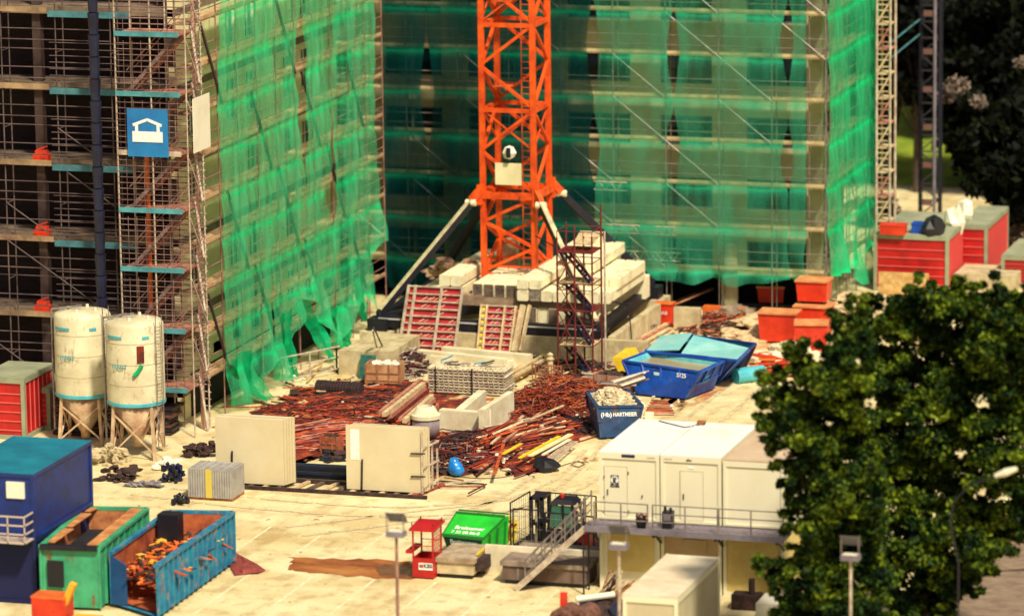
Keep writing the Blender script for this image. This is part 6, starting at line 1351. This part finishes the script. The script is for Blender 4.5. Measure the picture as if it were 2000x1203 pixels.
# ================================================================== LAMP POSTS
def lamp(label, px, pyb, D0=None, pyt=1000, headw=.62):
    q = G(px, pyb); zt = HZ(pyt, q.x, q.y); zh = zt-.9
    t = thing('street_lamp', label, 'lamp post', (q.x, q.y, 0), 0, 'reflector lamp posts of the parking ground')
    MB().tube((0, 0, 0), (0, 0, zh), .075, 10, .055).build('pole', STEELR if px < 900 else STEELP, t, w=False)
    MB().box(-.33, .33, -.22, .22, zh, zh+.2).build('lamp_housing', GREYP, t, w=False)
    MB().box(-.27, .27, -.17, .17, zh+.203, zh+.22).build('lens', WHITE, t, w=False)
    a = MB(); [a.bar((x, -.1, zh+.2), (x, -.16, zt), .035) for x in (-.32, .32)]; a.build('arm', GALV, t, w=False)
    r = MB(); n = 6; P = [(-.34+0*k, .25-.5*k/n, zt-.42+.42*math.sin(math.pi/2*k/n)) for k in range(n+1)]
    for (x0, y0, z0), (x1, y1, z1) in zip(P, P[1:]): r.hexa([(-.36, y0, z0), (.36, y0, z0), (.36, y1, z1), (-.36, y1, z1)], [(-.36, y0-.01, z0+.03), (.36, y0-.01, z0+.03), (.36, y1-.01, z1+.03), (-.36, y1-.01, z1+.03)])
    r.build('reflector', mat('reflector_grey', (.16, .15, .17), (.10, .10, .13), 1.), t, w=False)
lamp('reflector lamp post standing alone on the parking ground', 779, 1320)
lamp('reflector lamp post in front of the lower shutter cabin', 1211, 1345, pyt=1024)
lamp('reflector lamp post in front of the dark tree crown', 1661, 1370, pyt=1045)
q = G(1885, 1440); sp_ = thing('street_lamp', 'curved street lamp with a pale head reaching over the dark tree', 'lamp post', (q.x, q.y, 0)); P = []
dd = (q.x, q.y)
for px, py in ((1872, 1100), (1855, 1020), (1862, 980), (1890, 950), (1925, 935), (1945, 928)): P.append(onY(px, py, q.y))
P = [V((P[0].x, q.y, 0))]+P; MB().path(P, .035, 8).build('pole', BLACK, sp_); a, b_ = onY(1943, 929, q.y), onY(1986, 915, q.y)
hd = MB(); hd.tube(a, lerp(a, b_, .5), .07, 10, .14); hd.tube(lerp(a, b_, .5), b_, .14, 10, .08); hd.build('lamp_head', WHITE, sp_)
# ================================================================== TREES
def leaf_mat(name, a, b, c):
    m = bpy.data.materials.new(name); m.use_nodes = True; n = m.node_tree; bs = n.nodes['Principled BSDF']; bs.inputs['Roughness'].default_value = .6; bs.inputs['Specular IOR Level'].default_value = .12
    g = n.nodes.new('ShaderNodeNewGeometry'); t = n.nodes.new('ShaderNodeTexNoise'); t.inputs['Scale'].default_value = .9; t.inputs['Detail'].default_value = 3; n.links.new(g.outputs['Position'], t.inputs[0])
    w_ = n.nodes.new('ShaderNodeTexWhiteNoise'); n.links.new(g.outputs['Position'], w_.inputs[0]); ad = n.nodes.new('ShaderNodeMath'); ad.operation = 'MULTIPLY_ADD'
    ri = g.outputs['Random Per Island']; n.links.new(ri, ad.inputs[0]); ad.inputs[1].default_value = .30; n.links.new(t.outputs[0], ad.inputs[2])
    r = n.nodes.new('ShaderNodeValToRGB'); e = r.color_ramp.elements; e.new(.5)
    for k, (p, cc) in enumerate(((.50, a), (.66, b), (.86, c))): e[k].position = p; e[k].color = (*cc, 1)
    n.links.new(ad.outputs[0], r.inputs[0]); n.links.new(r.outputs[0], bs.inputs['Base Color']); return m
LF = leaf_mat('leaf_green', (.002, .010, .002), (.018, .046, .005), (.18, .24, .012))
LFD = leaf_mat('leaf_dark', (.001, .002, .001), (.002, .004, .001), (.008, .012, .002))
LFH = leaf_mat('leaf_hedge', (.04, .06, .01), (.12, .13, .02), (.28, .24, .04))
def leaves(centers, rad, per, size, m, parent, name='crown', flat=.7):
    N = len(centers)*per; C = np.repeat(np.array(centers), per, 0); R = np.repeat(np.array(rad), per)
    d = RNG.normal(size=(N, 3)); d /= np.linalg.norm(d, axis=1)[:, None]; r = RNG.random(N)**.45; P = C+d*(R*r)[:, None]*np.array([1, 1, flat])
    a = RNG.normal(size=(N, 3)); a += d*.0; a /= np.linalg.norm(a, axis=1)[:, None]; b = np.cross(a, RNG.normal(size=(N, 3))); b /= np.linalg.norm(b, axis=1)[:, None]
    s = (size*(.6+.8*RNG.random(N)))[:, None]; off = np.array(parent.location) if parent is not None else 0
    q = np.stack([P-a*s, P+b*s*.5, P+a*s, P-b*s*.5], 1)-off; me = bpy.data.meshes.new(name); me.vertices.add(N*4); me.vertices.foreach_set('co', q.reshape(-1).astype(np.float32))
    me.loops.add(N*4); me.loops.foreach_set('vertex_index', np.arange(N*4, dtype=np.int32)); me.polygons.add(N); me.polygons.foreach_set('loop_start', np.arange(0, N*4, 4, dtype=np.int32)); me.update(calc_edges=True); me.materials.append(m)
    o = bpy.data.objects.new(name, me); COL.objects.link(o)
    if parent is not None: o.parent = parent
    return o
def tree(label, base, trunk_h, centers, rads, per, size, m, group=None, name='broadleaf_tree', tr=.28):
    t = thing(name, label, 'tree', (base.x, base.y, 0), 0, group); tb = MB(); top = V((base.x, base.y, trunk_h)); tb.tube((base.x, base.y, 0), top, tr, 10, tr*.6)
    cs_ = [V(c) for c in centers]
    for c in cs_[::max(1, len(cs_)//26)]:
        s = V((base.x, base.y, trunk_h*random.uniform(.45, 1.))); m_ = lerp(s, c, .5)+V((random.uniform(-.3, .3), random.uniform(-.3, .3), .2)); m_.y += 1.0; tb.tube(s, m_, tr*.28, 6, tr*.16, cap=False); tb.tube(m_, c, tr*.16, 5, tr*.04, cap=False)
    tb.build('trunk', mat('bark', (.09, .06, .04), (.03, .02, .015), 3., bump=.5), t); leaves([tuple(c) for c in cs_], rads, per, size, m, t); return t
def crown(cx, cy, cz, rx, ry, rz, n, rr=(.5, 1.), hollow=.35):
    C = []; R = []
    while len(C) < n:
        v = V((random.gauss(0, 1), random.gauss(0, 1), random.gauss(0, 1))).normalized()*random.uniform(hollow, 1)**.6
        C.append((cx+v.x*rx, cy+v.y*ry, cz+v.z*rz)); R.append(random.uniform(*rr))
    return C, R
# the near trees: each has its own crown volume, placed by photo pixel at a given distance
POLY = [(1790, 548), (1760, 590), (1690, 590), (1640, 618), (1625, 690), (1590, 700), (1560, 668), (1540, 735), (1495, 735), (1484, 790), (1505, 870), (1535, 930), (1545, 1010), (1560, 1060), (1545, 1100), (1480, 1095), (1530, 1150), (1490, 1260), (1790, 1270), (1850, 1190), (1925, 1110), (2000, 1030), (2100, 950), (2100, 600), (1990, 570), (1900, 555), (1830, 560)]
def inside(x, y, P):
    c = False
    for (x0, y0), (x1, y1) in zip(P, P[1:]+P[:1]):
        if (y0 > y) != (y1 > y) and x < (x1-x0)*(y-y0)/(y1-y0)+x0: c = not c
    return c
TS = [('big leafy tree closest to the white cabins, its crown reaching over their roof', 1640, 157, (1625, 900)), ('leafy tree with a bright top, standing beside the red site office', 1800, 161, (1800, 780)), ('leafy tree with its crown cut by the picture edge above the path', 2060, 160, (1990, 800))]
TC_ = [([], []) for _ in TS]; rt_r = random.Random(11)
for k in range(3600):
    px, py = rt_r.uniform(1470, 2090), rt_r.uniform(545, 1270)
    rm = rt_r.choice([rt_r.uniform(.16, .34), rt_r.uniform(.25, .6)]); rp = rm*50
    if not (inside(px, py, POLY) and inside(px-rp*.8, py, POLY) and inside(px, py-rp*.9, POLY) and inside(px+rp*.4, py+rp*.3, POLY)): continue
    i = min(range(3), key=lambda i: (px-TS[i][3][0])**2+((py-TS[i][3][1])*.35)**2)
    g_ = math.sin(px*.021+1)*math.sin(py*.027+px*.006)+math.sin(px*.05)*math.cos(py*.046)*.6
    if math.sin(px*.045+py*.02)*math.sin(py*.05-px*.013)+rt_r.uniform(-.3, .3) > .72: continue
    Yd = TS[i][2]; edge = min(abs(px-TS[i][3][0])/160, 1.2); c = onY(px, py, Yd+edge*.5+rt_r.uniform(-.5, 2.2)-g_*.8)
    TC_[i][0].append(tuple(c)); TC_[i][1].append(rm)
for (x0, y0), (x1, y1) in zip(POLY, POLY[1:]+POLY[:1]):
    for k in range(int(math.hypot(x1-x0, y1-y0)/7)):
        u = rt_r.random(); px, py = x0+(x1-x0)*u+rt_r.gauss(0, 9), y0+(y1-y0)*u+rt_r.gauss(0, 9)
        i = min(range(3), key=lambda i: (px-TS[i][3][0])**2+((py-TS[i][3][1])*.35)**2); TC_[i][0].append(tuple(onY(px, py, TS[i][2]+rt_r.uniform(0, 1.5)))); TC_[i][1].append(rt_r.uniform(.12, .26))
for (lab, bpx, Yd, _), (C, R) in zip(TS, TC_):
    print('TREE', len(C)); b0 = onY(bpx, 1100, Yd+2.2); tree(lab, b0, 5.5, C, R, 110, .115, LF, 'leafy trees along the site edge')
t_ = leaves(*crown(*G(1915, 1090, 0).xy, .6, 1, 1, 1, 1), 1, .1, LFH, None, 'x'); bpy.data.objects.remove(t_)
C = []; R = []
for k in range(60):
    u = k/59; px = 1760+u*300; py = 1225-u*290; c = G(px+random.uniform(-18, 10), py+random.uniform(-22, 8), random.uniform(.2, 1.1)); C.append(tuple(c)); R.append(random.uniform(.35, .7))
hg = thing('hedge', 'yellowish green hedge along the edge of the path', 'hedge', (C[0][0], C[0][1], 0)); leaves(C, R, 320, .11, LFH, hg, 'foliage')
# low bush under tree near the grey lamp
# dark trees behind
bt = [(1790, 262, 13), (1870, 275, 12), (1950, 262, 13), (2030, 272, 12), (2110, 265, 13), (1745, 285, 12), (1830, 290, 15), (1920, 300, 15), (2010, 300, 15), (2075, 245, 6.5), (2025, 250, 7.5)]
wd_ = ('in front of the grass bank by the hoist mast', 'with a spreading crown beside the slim pole', 'with pale blossom hanging in its crown', 'at the edge of the grass bank', 'outermost toward the picture corner', 'behind the ladder tower', 'on the slope behind the hoist mast', 'tall one on the slope behind the blossom', 'tall one on the slope at the picture corner', 'low one over the distant red cabin', 'low one beside the grass')
for (px, Yd, hh), wl_ in zip(bt, wd_):
    b0 = onY(px, 300, Yd); zb = onY(px, 268, Yd).z+1.2 if 1735 <= px < 1935 and Yd > 252 else 1.5; hh = max(hh, zb+5)
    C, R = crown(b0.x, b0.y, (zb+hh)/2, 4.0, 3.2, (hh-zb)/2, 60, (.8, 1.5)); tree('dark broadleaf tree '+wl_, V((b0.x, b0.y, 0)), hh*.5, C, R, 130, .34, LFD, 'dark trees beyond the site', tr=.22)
for (px, py, s) in ((1868, 168, .8), (1848, 188, .6), (1912, 200, .5), (1995, 122, .5), (1880, 290, .4)):
    c = onY(px, py, 250); bl = leaves([tuple(c)], [s], 160, .16, mat('blossom', (.22, .17, .12), (.12, .08, .06), 2.), None, 'blossom_cluster'); tag(bl, 'pale blossom cluster hanging in the dark crown, %s' % {1868: 'the largest', 1848: 'next to the largest', 1912: 'beside the pair', 1995: 'at the edge of the picture', 1880: 'low over the grass'}[px], 'blossom')
# bushes at the right end behind the red offices
for (px, py, s, lab) in ((1960, 470, 1.5, 'brownish shrub heap beyond the second red office'), (1720, 420, .9, 'brownish shrub at the foot of the hoist mast')):
    c = G(px, py, .6); C, R = crown(c.x, c.y, .9, s*1.5, s*1.5, s*.8, 18, (.4, .7)); sh_ = thing('shrub', lab, 'shrub', (c.x, c.y, 0)); leaves(C, R, 90, .16, leaf_mat('leaf_brown', (.03, .02, .01), (.10, .06, .04), (.35, .25, .18)), sh_, 'foliage')
# mud and rubble near the front of shutters
bpy.context.view_layer.update(); dg = bpy.context.evaluated_depsgraph_get()
for o in [o for o in SC.objects if o.type == 'FONT']:
    me = bpy.data.meshes.new_from_object(o.evaluated_get(dg)); n_ = bpy.data.objects.new('lettering_mesh', me); COL.objects.link(n_); n_.parent = o.parent; n_.matrix_local = o.matrix_local.copy()
    nm = o.name; cu = o.data; bpy.data.objects.remove(o); bpy.data.curves.remove(cu); n_.name = nm
for o in list(SC.objects):
    if o.parent is None and 'category' in o and 'kind' not in o: o['kind'] = 'thing'
